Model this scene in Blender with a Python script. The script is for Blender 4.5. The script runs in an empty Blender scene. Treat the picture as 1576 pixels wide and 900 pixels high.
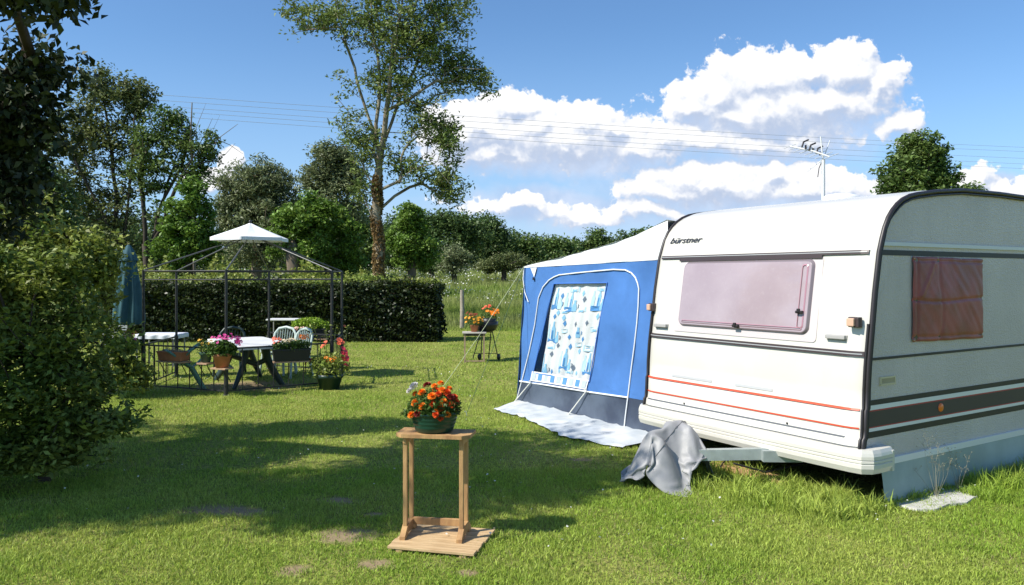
import bpy, bmesh, math, random
import numpy as np
from mathutils import Vector, Matrix, noise as mn
random.seed(7); RS = np.random.RandomState(11)
R = math.radians
sc = bpy.context.scene
COL = sc.collection

# ------------------------------------------------------------------ camera
F = 1189.0; Y0 = 425.0; H = 1.65          # focal length and horizon in photo pixels, eye height
cam_d = bpy.data.cameras.new('camera'); cam = bpy.data.objects.new('camera', cam_d); COL.objects.link(cam)
cam.location = (0, 0, H); cam.rotation_euler = (R(90), 0, 0)
cam_d.sensor_width = 36; cam_d.lens = 36*F/1576; cam_d.shift_y = -25/1576
cam_d.clip_start = .05; cam_d.clip_end = 5000
sc.camera = cam

# ------------------------------------------------------------------ light and exposure
SUN_EL = 46.0
SUN_DIR = Vector((-.905*math.cos(R(SUN_EL)), -.425*math.cos(R(SUN_EL)), math.sin(R(SUN_EL)))).normalized()   # towards the sun
sun_d = bpy.data.lights.new('sun', 'SUN'); sun = bpy.data.objects.new('sun', sun_d); COL.objects.link(sun)
sun_d.energy = 4.2; sun_d.angle = R(.55); sun_d.color = (1, .95, .86)
sun.rotation_euler = (-SUN_DIR).to_track_quat('-Z', 'Y').to_euler()
sc.view_settings.view_transform = 'Standard'; sc.view_settings.look = 'None'
sc.view_settings.exposure = 0.72; sc.view_settings.gamma = 1.0
SKY_STRENGTH = .094
sc.cycles.max_bounces = 6; sc.cycles.diffuse_bounces = 3; sc.cycles.glossy_bounces = 3; sc.cycles.transmission_bounces = 4; sc.cycles.transparent_max_bounces = 8

class NT:
    """small helper to write node trees"""
    def __init__(s, tree): s.t = tree; s.L = tree.links
    def n(s, typ, **k):
        o = s.t.nodes.new(typ)
        for a, b in k.items(): setattr(o, a, b)
        return o
    def put(s, sock, v):
        if hasattr(v, 'links'): s.L.new(v, sock)
        elif v is not None:
            try: sock.default_value = v
            except Exception: sock.default_value = tuple(v)+(1,)
    def m(s, op, a, b=None, c=None, clamp=False):
        o = s.n('ShaderNodeMath', operation=op); o.use_clamp = clamp
        for i, x in enumerate((a, b, c)):
            if x is not None: s.put(o.inputs[i], x)
        return o.outputs[0]
    def v(s, op, a, b=None):
        o = s.n('ShaderNodeVectorMath', operation=op)
        s.put(o.inputs[0], a)
        if b is not None: s.put(o.inputs[1], b)
        return o.outputs['Value'] if op in ('LENGTH', 'DOT_PRODUCT') else o.outputs[0]
    def xyz(s, x, y, z):
        o = s.n('ShaderNodeCombineXYZ')
        for i, k in enumerate((x, y, z)): s.put(o.inputs[i], k)
        return o.outputs[0]
    def sep(s, v):
        o = s.n('ShaderNodeSeparateXYZ'); s.put(o.inputs[0], v); return o.outputs
    def mix(s, f, a, b, mode='MIX'):
        o = s.n('ShaderNodeMix', data_type='RGBA', blend_type=mode)
        s.put(o.inputs[0], f)
        for i, x in ((6, a), (7, b)):
            if hasattr(x, 'links'): s.L.new(x, o.inputs[i])
            else: o.inputs[i].default_value = tuple(x)[:3]+(1,)
        return o.outputs[2]
    def noise(s, vec, scale, detail=4, rough=.55, out=0, dist=0):
        o = s.n('ShaderNodeTexNoise'); s.put(o.inputs['Vector'], vec)
        o.inputs['Scale'].default_value = scale; o.inputs['Detail'].default_value = detail
        o.inputs['Roughness'].default_value = rough; o.inputs['Distortion'].default_value = dist
        return o.outputs[out]
    def ramp(s, v, a, b, c=0., d=1., kind='SMOOTHSTEP'):
        o = s.n('ShaderNodeMapRange', interpolation_type=kind); o.clamp = True if kind == 'LINEAR' else False
        s.put(o.inputs[0], v)
        for i, x in enumerate((a, b, c, d)): o.inputs[i+1].default_value = x
        return o.outputs[0]

# ------------------------------------------------------------------ sky: clear blue with cumulus, placed by direction
world = bpy.data.worlds.new('World'); sc.world = world; world.use_nodes = True
T = NT(world.node_tree); world.node_tree.nodes.clear()
sky = T.n('ShaderNodeTexSky', sky_type='NISHITA'); sky.sun_disc = False
sky.sun_elevation = R(SUN_EL); sky.sun_rotation = math.atan2(SUN_DIR.x, SUN_DIR.y)
sky.altitude = 200; sky.air_density = 1.0; sky.dust_density = .6; sky.ozone_density = 2.2
# cloud lobes: bearing and height on the sky (in units of 1/1189 of the forward distance, from straight ahead)
LOBES = [(1190,170,150,52),(860,212,170,46),(1100,285,110,32),(1250,288,85,26),(760,205,70,46),(1175,128,100,50),(1105,150,60,34),(1060,160,38,26),(1240,112,50,22),(1305,110,62,42),(1352,128,42,30),(1265,160,115,36),(1130,175,95,26),
 (1390,196,30,20),(1372,200,30,12),(790,165,60,24),(735,190,75,30),(700,205,55,30),(815,195,85,32),(893,188,62,26),(935,195,36,26),(870,225,110,26),(760,235,90,22),
 (985,230,80,20),(1020,215,40,22),(1075,215,75,22),(1150,225,80,18),(1230,215,60,14),
 (1062,272,62,24),(1105,268,34,20),(1035,290,75,20),(1000,296,40,14),(1190,268,46,20),(1245,276,58,22),(1290,292,60,16),(1340,298,52,10),(1150,300,70,12),
 (990,322,52,11),(1030,330,55,9),(790,314,76,11),(870,318,44,9),(905,332,46,15),(1500,275,34,20),(1535,286,34,14),(1580,292,60,14),(1620,280,50,26),(355,255,24,20),(318,285,34,16),
 (-150,300,120,40),(1820,240,160,60),(2050,150,150,60),(-420,200,160,60)]
geo = T.n('ShaderNodeTexCoord').outputs['Generated']
dx, dy, dz = T.sep(geo)
fy = T.m('MAXIMUM', dy, .08)
P = T.xyz(T.m('MULTIPLY_ADD', T.m('DIVIDE', dx, fy), 11.89, 7.88), T.m('MULTIPLY_ADD', T.m('DIVIDE', dz, fy), -11.89, 4.25), 0.)
grp = bpy.data.node_groups.new('cloud_field', 'ShaderNodeTree')
grp.interface.new_socket('P', in_out='INPUT', socket_type='NodeSocketVector')
grp.interface.new_socket('D', in_out='OUTPUT', socket_type='NodeSocketFloat')
grp.interface.new_socket('A', in_out='OUTPUT', socket_type='NodeSocketFloat')
G = NT(grp); gi = G.n('NodeGroupInput').outputs[0]; go = G.n('NodeGroupOutput')
w1 = G.v('SCALE', G.v('SUBTRACT', G.noise(gi, 2.6, 3, .55, 1), (.5, .5, .5))); w1.node.inputs['Scale'].default_value = .55
q = G.v('ADD', gi, w1)
acc = None
for (a, b, rx, ry) in LOBES:
    e = G.v('LENGTH', G.v('MULTIPLY', G.v('SUBTRACT', q, (a/100, b/100, 0)), (100/rx*.86, 100/ry*.86, 0)))
    e = G.m('MULTIPLY', G.m('SUBTRACT', 1.0, e), min(1, ry/26))
    if acc is None: acc = e
    else:
        o = G.n('ShaderNodeMath', operation='SMOOTH_MAX'); G.L.new(acc, o.inputs[0]); G.L.new(e, o.inputs[1]); o.inputs[2].default_value = .16; acc = o.outputs[0]
nz = G.noise(gi, 3.2, 8, .6)
vo = G.n('ShaderNodeTexVoronoi', feature='SMOOTH_F1'); G.L.new(q, vo.inputs['Vector']); vo.inputs['Scale'].default_value = 5.2
vo.inputs['Detail'].default_value = 3.0; vo.inputs['Roughness'].default_value = .55; vo.inputs['Smoothness'].default_value = .25; vo.normalize = True
puff = G.m('SUBTRACT', .42, vo.outputs['Distance'])
d = G.m('ADD', acc, G.m('MULTIPLY', G.m('SUBTRACT', nz, .5), 1.1)); d = G.m('ADD', d, G.m('MULTIPLY', puff, .75))
G.L.new(G.m('MAXIMUM', d, -1.0), go.inputs[0]); G.L.new(G.m('MAXIMUM', G.m('ADD', acc, G.m('MULTIPLY', G.m('SUBTRACT', G.noise(gi, 2.2, 3, .5), .5), .5)), -1.), go.inputs[1])
def field(vec):
    g = T.n('ShaderNodeGroup'); g.node_tree = grp; T.put(g.inputs[0], vec); return g.outputs
g0 = field(P); g1 = field(T.v('ADD', P, (-.09, -.16, 0))); d0, d1 = g0[0], g1[0]
below = T.ramp(T.m('SUBTRACT', g1[1], g0[1]), .02, .26)          # undersides
a_top = T.ramp(d0, .0, .17); a_bot = T.ramp(d0, -.18, .75)
alpha = T.m('ADD', T.m('MULTIPLY', a_top, T.m('SUBTRACT', 1., below)), T.m('MULTIPLY', a_bot, below))
alpha = T.m('MULTIPLY', alpha, T.ramp(dy, .05, .25))
fine = T.ramp(T.m('SUBTRACT', d0, d1), -.40, .30)                 # sun side of each billow
big = T.ramp(T.m('SUBTRACT', g0[1], g1[1]), -.20, .16)            # sunlit shoulders, shaded base
lit = T.m('MULTIPLY_ADD', fine, .42, T.m('MULTIPLY_ADD', big, .50, .06), clamp=True)
ccol = T.mix(lit, (.30, .36, .48), (.66, .66, .67))
up = T.m('DIVIDE', dz, fy)
band = T.m('MULTIPLY', T.noise(T.v('MULTIPLY', P, (.28, 1.1, 1)), 1.1, 6, .6), T.ramp(up, .26, .02))
skyc = T.v('MULTIPLY', sky.outputs[0], (.70, .92, 1.10))
skyc = T.v('SCALE', skyc); skyc.node.inputs['Scale'].default_value = SKY_STRENGTH
low = T.mix(T.m('MULTIPLY', T.ramp(up, .34, -.02), .62), skyc, (.27, .40, .60))
hz = T.mix(T.m('MULTIPLY', T.ramp(band, .28, .62), .7), low, (.34, .44, .60))
wp = T.v('ADD', P, T.v('MULTIPLY', T.v('SUBTRACT', T.noise(P, .8, 5, .6, 1), (.5, .5, .5)), (1.3, .8, 0)))
va = None
for (a, b, rx, ry) in ((1185, 205, 230, 62), (860, 232, 270, 62), (1130, 290, 290, 60), (850, 322, 220, 40), (1520, 290, 120, 30)):
    e = T.m('SUBTRACT', 1.0, T.v('LENGTH', T.v('MULTIPLY', T.v('SUBTRACT', wp, (a/100, b/100, 0)), (100/rx, 100/ry, 0))))
    va = e if va is None else T.m('MAXIMUM', va, e)
veil = T.m('MULTIPLY', T.ramp(va, -.05, .65), .85)
hz = T.mix(veil, hz, T.mix(T.ramp(T.noise(P, 1.3, 6, .6), .3, .7), (.285, .37, .53), (.42, .48, .60)))
fin = T.mix(alpha, hz, ccol)
def background(c):
    b = T.n('ShaderNodeBackground'); v = T.v('SCALE', c); v.node.inputs['Scale'].default_value = 1/.1
    T.L.new(v, b.inputs[0]); b.inputs[1].default_value = .1; return b.outputs[0]
# the clouds lie in one part of the sky; elsewhere it is clear
part = T.m('MULTIPLY', T.m('LESS_THAN', up, .40), T.m('GREATER_THAN', up, -.02))
part = T.m('MULTIPLY', part, T.m('MULTIPLY', T.m('GREATER_THAN', dy, .3), T.m('LESS_THAN', T.m('ABSOLUTE', T.m('DIVIDE', dx, fy)), 1.45)))
mxs = T.n('ShaderNodeMixShader'); T.L.new(part, mxs.inputs[0]); T.L.new(background(skyc), mxs.inputs[1]); T.L.new(background(fin), mxs.inputs[2])
T.L.new(mxs.outputs[0], T.n('ShaderNodeOutputWorld').inputs[0])
world.cycles.sampling_method = 'MANUAL'; world.cycles.sample_map_resolution = 256

# ------------------------------------------------------------------ materials
MATS = {}
def mat(name, col, rough=.6, spec=.4, metal=0, var=0, vscale=8, bump=0, bscale=60, coat=0, transl=0, island=None, col2=None, stretch=None, alpha=1):
    if name in MATS: return MATS[name]
    m = bpy.data.materials.new(name); m.use_nodes = True; t = NT(m.node_tree); m.node_tree.nodes.clear()
    out = t.n('ShaderNodeOutputMaterial'); p = t.n('ShaderNodeBsdfPrincipled')
    p.inputs['Roughness'].default_value = rough; p.inputs['Specular IOR Level'].default_value = spec
    p.inputs['Metallic'].default_value = metal; p.inputs['Coat Weight'].default_value = coat
    tc = t.n('ShaderNodeTexCoord').outputs['Object']
    if stretch: tc = t.v('MULTIPLY', tc, stretch)
    c = col
    if col2 is not None:
        c = t.mix(t.ramp(t.noise(tc, vscale, 5, .6), .36, .64), col, col2)
    if island:
        rn = t.n('ShaderNodeNewGeometry').outputs['Random Per Island']
        f1 = t.ramp(rn, 0, 1, 1-island, 1+island, 'LINEAR')
        cc = t.v('SCALE', c if hasattr(c, 'links') else t.xyz(*c)); t.L.new(f1, cc.node.inputs['Scale']); c = cc
    elif var:
        f1 = t.ramp(t.noise(tc, vscale, 5, .6), .3, .7, 1-var, 1+var, 'LINEAR')
        cc = t.v('SCALE', c if hasattr(c, 'links') else t.xyz(*c)); t.L.new(f1, cc.node.inputs['Scale']); c = cc
    t.put(p.inputs['Base Color'], c)
    if bump:
        b = t.n('ShaderNodeBump'); b.inputs['Strength'].default_value = bump; b.inputs['Distance'].default_value = .01
        t.L.new(t.noise(tc, bscale, 3, .6), b.inputs['Height']); t.L.new(b.outputs[0], p.inputs['Normal'])
    sh = p.outputs[0]
    if transl:
        tr = t.n('ShaderNodeBsdfTranslucent'); t.put(tr.inputs[0], c)
        mx = t.n('ShaderNodeMixShader'); mx.inputs[0].default_value = transl
        t.L.new(sh, mx.inputs[1]); t.L.new(tr.outputs[0], mx.inputs[2]); sh = mx.outputs[0]
    if alpha < 1:
        tr = t.n('ShaderNodeBsdfTransparent'); mx = t.n('ShaderNodeMixShader'); mx.inputs[0].default_value = alpha
        t.L.new(tr.outputs[0], mx.inputs[1]); t.L.new(sh, mx.inputs[2]); sh = mx.outputs[0]
    t.L.new(sh, out.inputs[0]); MATS[name] = m; return m
def leafmat(name, a, b, vs=.9, tr=.28, isl=.38, rough=.5, spec=.35):
    return mat(name, a, rough, spec, col2=b, vscale=vs, island=isl, transl=tr)

# ------------------------------------------------------------------ mesh helpers
def setmesh(name, V, FQ, mats, parent=None, midx=None, smooth=False):
    """V (n,3); FQ (k,m) faces all with m corners"""
    me = bpy.data.meshes.new(name); V = np.asarray(V, np.float32); FQ = np.asarray(FQ, np.int32)
    k, mm = FQ.shape
    me.vertices.add(len(V)); me.vertices.foreach_set('co', V.ravel())
    me.loops.add(k*mm); me.loops.foreach_set('vertex_index', FQ.ravel())
    me.polygons.add(k); me.polygons.foreach_set('loop_start', np.arange(k, dtype=np.int32)*mm)
    if midx is not None: me.polygons.foreach_set('material_index', np.asarray(midx, np.int32))
    me.update(calc_edges=True)
    for m in (mats if isinstance(mats, list) else [mats]): me.materials.append(m)
    if smooth: me.polygons.foreach_set('use_smooth', np.ones(k, bool))
    o = bpy.data.objects.new(name, me); COL.objects.link(o)
    if parent: o.parent = parent
    return o
class MB:
    def __init__(s): s.V = []; s.Fc = []; s.M = []; s.S = []
    def add(s, vs, fs, m=0, sm=False):
        b = len(s.V); s.V += [tuple(v) for v in vs]
        for f in fs: s.Fc.append(tuple(b+i for i in f)); s.M.append(m); s.S.append(sm)
    def box(s, c, d, rot=None, m=0, bev=0):
        X, Y, Z = d[0]/2, d[1]/2, d[2]/2
        if bev:
            bm = bmesh.new(); bmesh.ops.create_cube(bm, size=1)
            for v in bm.verts: v.co = Vector((v.co.x*d[0], v.co.y*d[1], v.co.z*d[2]))
            bmesh.ops.bevel(bm, geom=bm.edges[:], offset=bev, segments=2, affect='EDGES', profile=.6)
            vs = [v.co.copy() for v in bm.verts]; fs = [[v.index for v in f.verts] for f in bm.faces]; bm.free()
        else:
            vs = [Vector(p) for p in ((-X,-Y,-Z),(X,-Y,-Z),(X,Y,-Z),(-X,Y,-Z),(-X,-Y,Z),(X,-Y,Z),(X,Y,Z),(-X,Y,Z))]
            fs = [(3,2,1,0),(4,5,6,7),(0,1,5,4),(1,2,6,5),(2,3,7,6),(3,0,4,7)]
        M = rot if rot is not None else Matrix.Identity(3)
        s.add([M @ v + Vector(c) for v in vs], fs, m)
    def beam(s, a, b, w, h, m=0, up=(0,0,1)):
        a, b = Vector(a), Vector(b); d = b-a; x = d.normalized(); y = Vector(up).cross(x)
        if y.length < 1e-4: y = Vector((0,1,0)).cross(x)
        y.normalize(); z = x.cross(y)
        s.box((a+b)/2, (d.length, w, h), Matrix((x, y, z)).transposed(), m)
    def tube(s, pts, r, n=8, m=0, cap=True, sm=True, flat=1.0, ref=(0,0,1)):
        pts = [Vector(p) for p in pts]; rr = r if isinstance(r, (list, tuple)) else [r]*len(pts)
        vs = []; fs = []; N = len(pts); prev = None
        for i, p in enumerate(pts):
            t = (pts[min(i+1, N-1)]-pts[max(i-1, 0)]).normalized()
            if prev is None:
                a = Vector(ref).cross(t)
                if a.length < 1e-3: a = Vector((1,0,0)).cross(t)
                a.normalize()
            else:
                a = prev - t*prev.dot(t)
                if a.length < 1e-4: a = Vector((1,0,0)).cross(t)
                a.normalize()
            prev = a; b = t.cross(a)
            for k in range(n):
                an = 2*math.pi*k/n
                vs.append(p + (a*math.cos(an)*flat + b*math.sin(an))*rr[i])
        for i in range(N-1):
            for k in range(n):
                k2 = (k+1) % n; fs.append((i*n+k, i*n+k2, (i+1)*n+k2, (i+1)*n+k))
        s.add(vs, fs, m, sm)
        if cap: s.add(vs[:n], [tuple(range(n))[::-1]], m); s.add(vs[-n:], [tuple(range(n))], m)
    def lathe(s, prof, c=(0,0,0), n=24, m=0, sm=True, fn=None, sq=None):
        vs = []; fs = []
        for i, (r, z) in enumerate(prof):
            for k in range(n):
                a = 2*math.pi*k/n; rr = r*(fn(a, i/(len(prof)-1)) if fn else 1)
                x, y = math.cos(a)*rr, math.sin(a)*rr
                if sq: x *= sq[0]; y *= sq[1]
                vs.append((c[0]+x, c[1]+y, c[2]+z))
        for i in range(len(prof)-1):
            for k in range(n):
                k2 = (k+1) % n; fs.append((i*n+k, i*n+k2, (i+1)*n+k2, (i+1)*n+k))
        s.add(vs, fs, m, sm)
    def grid(s, fn, nu, nv, m=0, sm=True):
        vs = [fn(i/nu, j/nv) for j in range(nv+1) for i in range(nu+1)]
        fs = [(j*(nu+1)+i, j*(nu+1)+i+1, (j+1)*(nu+1)+i+1, (j+1)*(nu+1)+i) for j in range(nv) for i in range(nu)]
        s.add(vs, fs, m, sm)
    def build(s, name, mats, parent=None, loc=None):
        me = bpy.data.meshes.new(name); me.from_pydata([tuple(v) for v in s.V], [], s.Fc); me.validate(clean_customdata=False)
        for mt in (mats if isinstance(mats, list) else [mats]): me.materials.append(mt)
        if len(me.polygons) == len(s.Fc):
            me.polygons.foreach_set('material_index', s.M); me.polygons.foreach_set('use_smooth', s.S)
        me.update(); o = bpy.data.objects.new(name, me); COL.objects.link(o)
        if parent: o.parent = parent
        if loc: o.location = loc
        return o
def tag(o, label=None, cat=None, group=None, kind=None):
    for k, v in (('label', label), ('category', cat), ('group', group), ('kind', kind)):
        if v: o[k] = v
    return o
def thing(name, label, cat, loc=(0,0,0), rz=0, group=None):
    o = bpy.data.objects.new(name, None); COL.objects.link(o); o.location = loc; o.rotation_euler = (0,0,rz); o.empty_display_size = .2
    return tag(o, label, cat, group)
def kids(o): return [c for c in COL.objects if c.parent == o]
def dup(root, loc, rz=0, label=None, group=None, scale=None):
    r = root.copy(); COL.objects.link(r); r.location = loc; r.rotation_euler = (0,0,rz)
    if label: r['label'] = label
    if group: r['group'] = group
    if scale: r.scale = scale
    for ch in kids(root):
        c = ch.copy(); COL.objects.link(c); c.parent = r
        for g in kids(ch):
            e = g.copy(); COL.objects.link(e); e.parent = c
    return r
def gx(px, D): return (px-788)/F*D
def gzp(py, D): return H-(py-Y0)/F*D
def sstep(t): t = np.clip(t, 0, 1); return t*t*(3-2*t)
def terrain(x, y): return 2.7*sstep((np.asarray(y, float)-24)/75)
def tz(y): return float(terrain(0, y))
def vnoise(x, y, s, seed=0):
    """value noise on arrays, 0..1"""
    x = np.asarray(x)/s+seed*17.3+1000; y = np.asarray(y)/s+seed*9.1+1000
    xi = np.floor(x).astype(np.int64); yi = np.floor(y).astype(np.int64); fx = sstep(x-xi); fy_ = sstep(y-yi)
    def h(a, b):
        n = (a*73856093) ^ (b*19349663) ^ (seed*83492791); n = (n ^ (n >> 13))*1274126177; n = n & 0x7fffffff
        return ((n ^ (n >> 16)) & 0xffff)/65535.
    return (h(xi, yi)*(1-fx)+h(xi+1, yi)*fx)*(1-fy_)+(h(xi, yi+1)*(1-fx)+h(xi+1, yi+1)*fx)*fy_

# leaves: rhombic faces with a crease; points (n,3) -> mesh arrays
def leaf_arrays(P, size, up=.5, asp=.5, droop=0, jit=.35):
    n = len(P); P = np.asarray(P, float)
    d = RS.normal(size=(n, 3)); d[:, 2] = d[:, 2]*.6-droop; d /= np.linalg.norm(d, axis=1)[:, None]
    nn = RS.normal(size=(n, 3)); nn[:, 2] = np.abs(nn[:, 2])+up
    s_ = np.cross(nn, d); s_ /= np.linalg.norm(s_, axis=1)[:, None]+1e-9; up_ = np.cross(d, s_)
    L = (size*(1+jit*(RS.rand(n)*2-1)))[:, None] if np.ndim(size) == 0 else (size*(1+jit*(RS.rand(n)*2-1)))[:, None]
    a = P-d*L*.5; b = P+d*L*.5-up_*L*.12; l = P-s_*L*asp*.5+up_*L*.08; r = P+s_*L*asp*.5+up_*L*.08
    V = np.stack([a, l, b, r], 1).reshape(-1, 3); Fq = np.arange(4*n).reshape(n, 4)
    return V, Fq
def leaves(name, P, size, m, parent=None, **k):
    V, Fq = leaf_arrays(P, size, **k); return setmesh(name, V, Fq, m, parent)

# ------------------------------------------------------------------ tree
def make_tree(name, label, cat, base, lobes, leafm, barkm, nclus=120, nleaf=60, lsize=.1, crad=.35, tr=.15, first=.3, lean=(0, 0), group=None,
              asp=.5, droop=0, trunkpts=None, bare=0, twig=.006, seed=1, fill=.45, up=.4, limbbias=.55, limbs=()):
    """base (x,y,z); lobes: (x,y,z,rx,ry,rz,weight) in world; limbs are grown towards leaf clusters"""
    rs = np.random.RandomState(seed); root = thing(name, label, cat, base, 0, group); B = np.array(base)
    lob = np.array([l[:6] for l in lobes], float); w = np.array([l[6] for l in lobes], float); w /= w.sum()
    ids = rs.choice(len(lob), nclus, p=w); dirs = rs.normal(size=(nclus, 3)); dirs /= np.linalg.norm(dirs, axis=1)[:, None]
    rad = rs.rand(nclus)**fill
    rad = rad*(1+(rs.rand(nclus) < .22)*.38*rs.rand(nclus))
    C = lob[ids, :3]+dirs*rad[:, None]*lob[ids, 3:6]-B
    C[:, 2] = np.maximum(C[:, 2], .25)
    if trunkpts is None:
        top = max(l[2] for l in lobes)-B[2]; cx = np.average(lob[:, 0], weights=w)-B[0]; cy = np.average(lob[:, 1], weights=w)-B[1]
        trunkpts = [(0, 0, 0), (cx*.1+lean[0]*.3, cy*.1, top*.25), (cx*.35+lean[0], cy*.35+lean[1], top*.5), (cx*.8, cy*.8, top*.8)]
    # resample trunk
    tp = np.array(trunkpts, float); nodes = []; par = []
    for i in range(len(tp)-1):
        k = max(2, int(np.linalg.norm(tp[i+1]-tp[i])/.5))
        for j in range(k): nodes.append(tp[i]+(tp[i+1]-tp[i])*j/k+rs.normal(size=3)*np.array([.02, .02, 0])*(i > 0 or j > 0)*tr*8)
    nodes.append(tp[-1]); par = [-1]+list(range(len(nodes)-1)); nt = len(nodes)
    hmin = first*(max(C[:, 2]))
    plen = [0.]
    for i in range(1, nt): plen.append(plen[-1]+np.linalg.norm(nodes[i]-nodes[i-1]))
    order = np.argsort(np.linalg.norm(C-tp[-1]*.7, axis=1)); ends = []
    for lb in limbs:
        lb = [np.array(p, float)-B for p in lb]; j = int(np.argmin(np.linalg.norm(np.array(nodes)-lb[0], axis=1))); pv = j
        for i_ in range(1, len(lb)):
            k = max(1, int(np.linalg.norm(lb[i_]-lb[i_-1])/.6))
            for q_ in range(1, k+1):
                pt = lb[i_-1]+(lb[i_]-lb[i_-1])*q_/k+rs.normal(size=3)*.035; nodes.append(pt); par.append(pv); plen.append(plen[pv]+np.linalg.norm(pt-nodes[pv])); pv = len(nodes)-1
    for ci in order:
        c = C[ci]; N = np.array(nodes); dd = np.linalg.norm(N-c, axis=1)
        pen = np.array(plen)*limbbias*.35+np.where(N[:, 2] < hmin, 3, 0)+np.where(N[:, 2] > c[2]+.2, (N[:, 2]-c[2])*1.2, 0)
        j = int(np.argmin(dd+pen)); L = dd[j]; k = max(1, int(L/.55)); p0 = N[j]; pv = j
        sag = np.array([0, 0, 1.])*L*.12
        for q_ in range(1, k+1):
            t_ = q_/k; pt = p0+(c-p0)*t_+sag*math.sin(math.pi*t_)+rs.normal(size=3)*.05*L*(t_ < 1)
            nodes.append(pt); par.append(pv); plen.append(plen[pv]+np.linalg.norm(pt-nodes[pv])); pv = len(nodes)-1
        ends.append(pv)
    cnt = np.zeros(len(nodes))
    for e in ends: cnt[e] += 1
    for i in range(len(nodes)-1, 0, -1): cnt[par[i]] += cnt[i]
    tot = cnt[0]; rr = twig+tr*(cnt/tot)**.52*.95
    zz = np.array([n[2] for n in nodes]); rr[:nt] = np.maximum(rr[:nt], tr*(1-.75*np.array(plen[:nt])/plen[nt-1])*.7); rr[0] = tr*1.35
    mb = MB(); mb.tube([nodes[i] for i in range(nt)], [rr[i] for i in range(nt)], 10)
    child = {}
    for i in range(nt, len(nodes)): child.setdefault(par[i], []).append(i)
    done = set()
    def chain(s0):
        ch = [par[s0], s0]
        while True:
            done.add(ch[-1]); nx = child.get(ch[-1], [])
            if not nx: break
            ch.append(max(nx, key=lambda z: cnt[z]))
        return ch
    for i in range(nt, len(nodes)):
        if i in done: continue
        ch = chain(i); r_ = [min(rr[k_], rr[ch[1]]*1.05) for k_ in ch]
        mb.tube([nodes[k_] for k_ in ch], r_, 5 if r_[0] < .05 else 7, cap=False)
    mb.build('trunk', barkm, root)
    keep = rs.rand(nclus) > bare; Ck = C[keep]; n = len(Ck)
    per = nleaf; off = rs.normal(size=(n, per, 3)); off /= np.linalg.norm(off, axis=2)[:, :, None]+1e-9
    off *= (rs.rand(n, per, 1)**.5)*crad*(.6+.8*rs.rand(n, 1, 1)); off[:, :, 2] *= .7
    leaves('crown', (Ck[:, None, :]+off).reshape(-1, 3), lsize, leafm, root, asp=asp, droop=droop, up=up)
    return root
def LM(D, pts, dd=0):
    return [(gx(a, D), D+dd*i/max(1, len(pts)-1), gzp(b, D)) for i, (a, b) in enumerate(pts)]
def L_(D, *ls, dr=.8):
    """lobes seen at distance D -> metres: (px,py,rx,ry,weight[,depth offset])"""
    o = []
    for l in ls:
        dd = l[5] if len(l) > 5 else 0; DD = D+dd
        o.append((gx(l[0], DD), DD, gzp(l[1], DD), l[2]/F*DD, max(l[2], l[3])*dr/F*DD, l[3]/F*DD, l[4]))
    return o

# ================================================================== GROUND
def ground():
    xs = np.concatenate([np.linspace(-2500, -60, 12)[:-1], np.linspace(-60, 60, 81), np.linspace(60, 2500, 12)[1:]])
    ys = np.concatenate([np.linspace(-600, -10, 6)[:-1], np.linspace(-10, 60, 71), np.linspace(60, 300, 61)[1:], np.linspace(300, 3000, 10)[1:]])
    X, Y = np.meshgrid(xs, ys); Z = terrain(X, Y)+np.where(Y > 30, (vnoise(X, Y, 9, 3)-.5)*.25, 0)
    V = np.stack([X, Y, Z], -1).reshape(-1, 3); nx = len(xs)
    i = np.arange(len(ys)-1)[:, None]*nx+np.arange(nx-1)[None, :]
    Fq = np.stack([i, i+1, i+1+nx, i+nx], -1).reshape(-1, 4)
    m = bpy.data.materials.new('ground_turf'); m.use_nodes = True; t = NT(m.node_tree); p = m.node_tree.nodes['Principled BSDF']
    tc = t.n('ShaderNodeTexCoord').outputs['Object']; sx, sy, sz_ = t.sep(tc)
    a = t.mix(t.ramp(t.noise(tc, 1.3, 6, .65), .35, .65), (.20, .25, .04), (.31, .32, .08))
    a = t.mix(t.ramp(t.noise(tc, 24, 5, .7), .4, .7), a, (.05, .055, .018))
    mead = t.mix(t.ramp(t.noise(tc, .22, 7, .65), .35, .65), (.10, .14, .035), (.19, .21, .075))
    mead = t.mix(t.m('MULTIPLY', t.ramp(t.noise(tc, 2.2, 6, .75), .5, .7), .6), mead, (.26, .27, .17))
    c = t.mix(t.ramp(sy, 23, 26), a, mead)
    for (x, y, rx, ry) in SOIL:
        e = t.v('LENGTH', t.v('MULTIPLY', t.v('SUBTRACT', tc, (x, y, 0)), (1/rx, 1/ry, 0)))
        e = t.m('ADD', e, t.m('MULTIPLY', t.m('SUBTRACT', t.noise(tc, 9, 4, .6), .5), .9))
        c = t.mix(t.ramp(e, 1.35, .45), c, t.mix(t.noise(tc, 40, 4, .7), (.20, .145, .08), (.36, .28, .17)))
    t.L.new(c, p.inputs['Base Color']); p.inputs['Roughness'].default_value = .95; p.inputs['Specular IOR Level'].default_value = .1
    b = t.n('ShaderNodeBump'); b.inputs['Strength'].default_value = .6; b.inputs['Distance'].default_value = .03
    t.L.new(t.noise(tc, 30, 5, .7), b.inputs['Height']); t.L.new(b.outputs[0], p.inputs['Normal'])
    tag(setmesh('ground', V, Fq, m, smooth=True), kind='structure')
SOIL = [(-2.08, 5.45, .32, .12), (-1.85, 5.38, .2, .09), (-1.06, 4.92, .2, .16), (-1.25, 5.68, .17, .09), (-.78, 4.42, .12, .09), (-1.22, 4.33, .10, .08), (.62, 6.95, .1, .06), (-.95, 5.35, .08, .05), (-.25, 4.3, .06, .05), (.6, 8.1, .12, .05), (-4.0, 11.6, .8, .6)]
ground()

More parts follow.
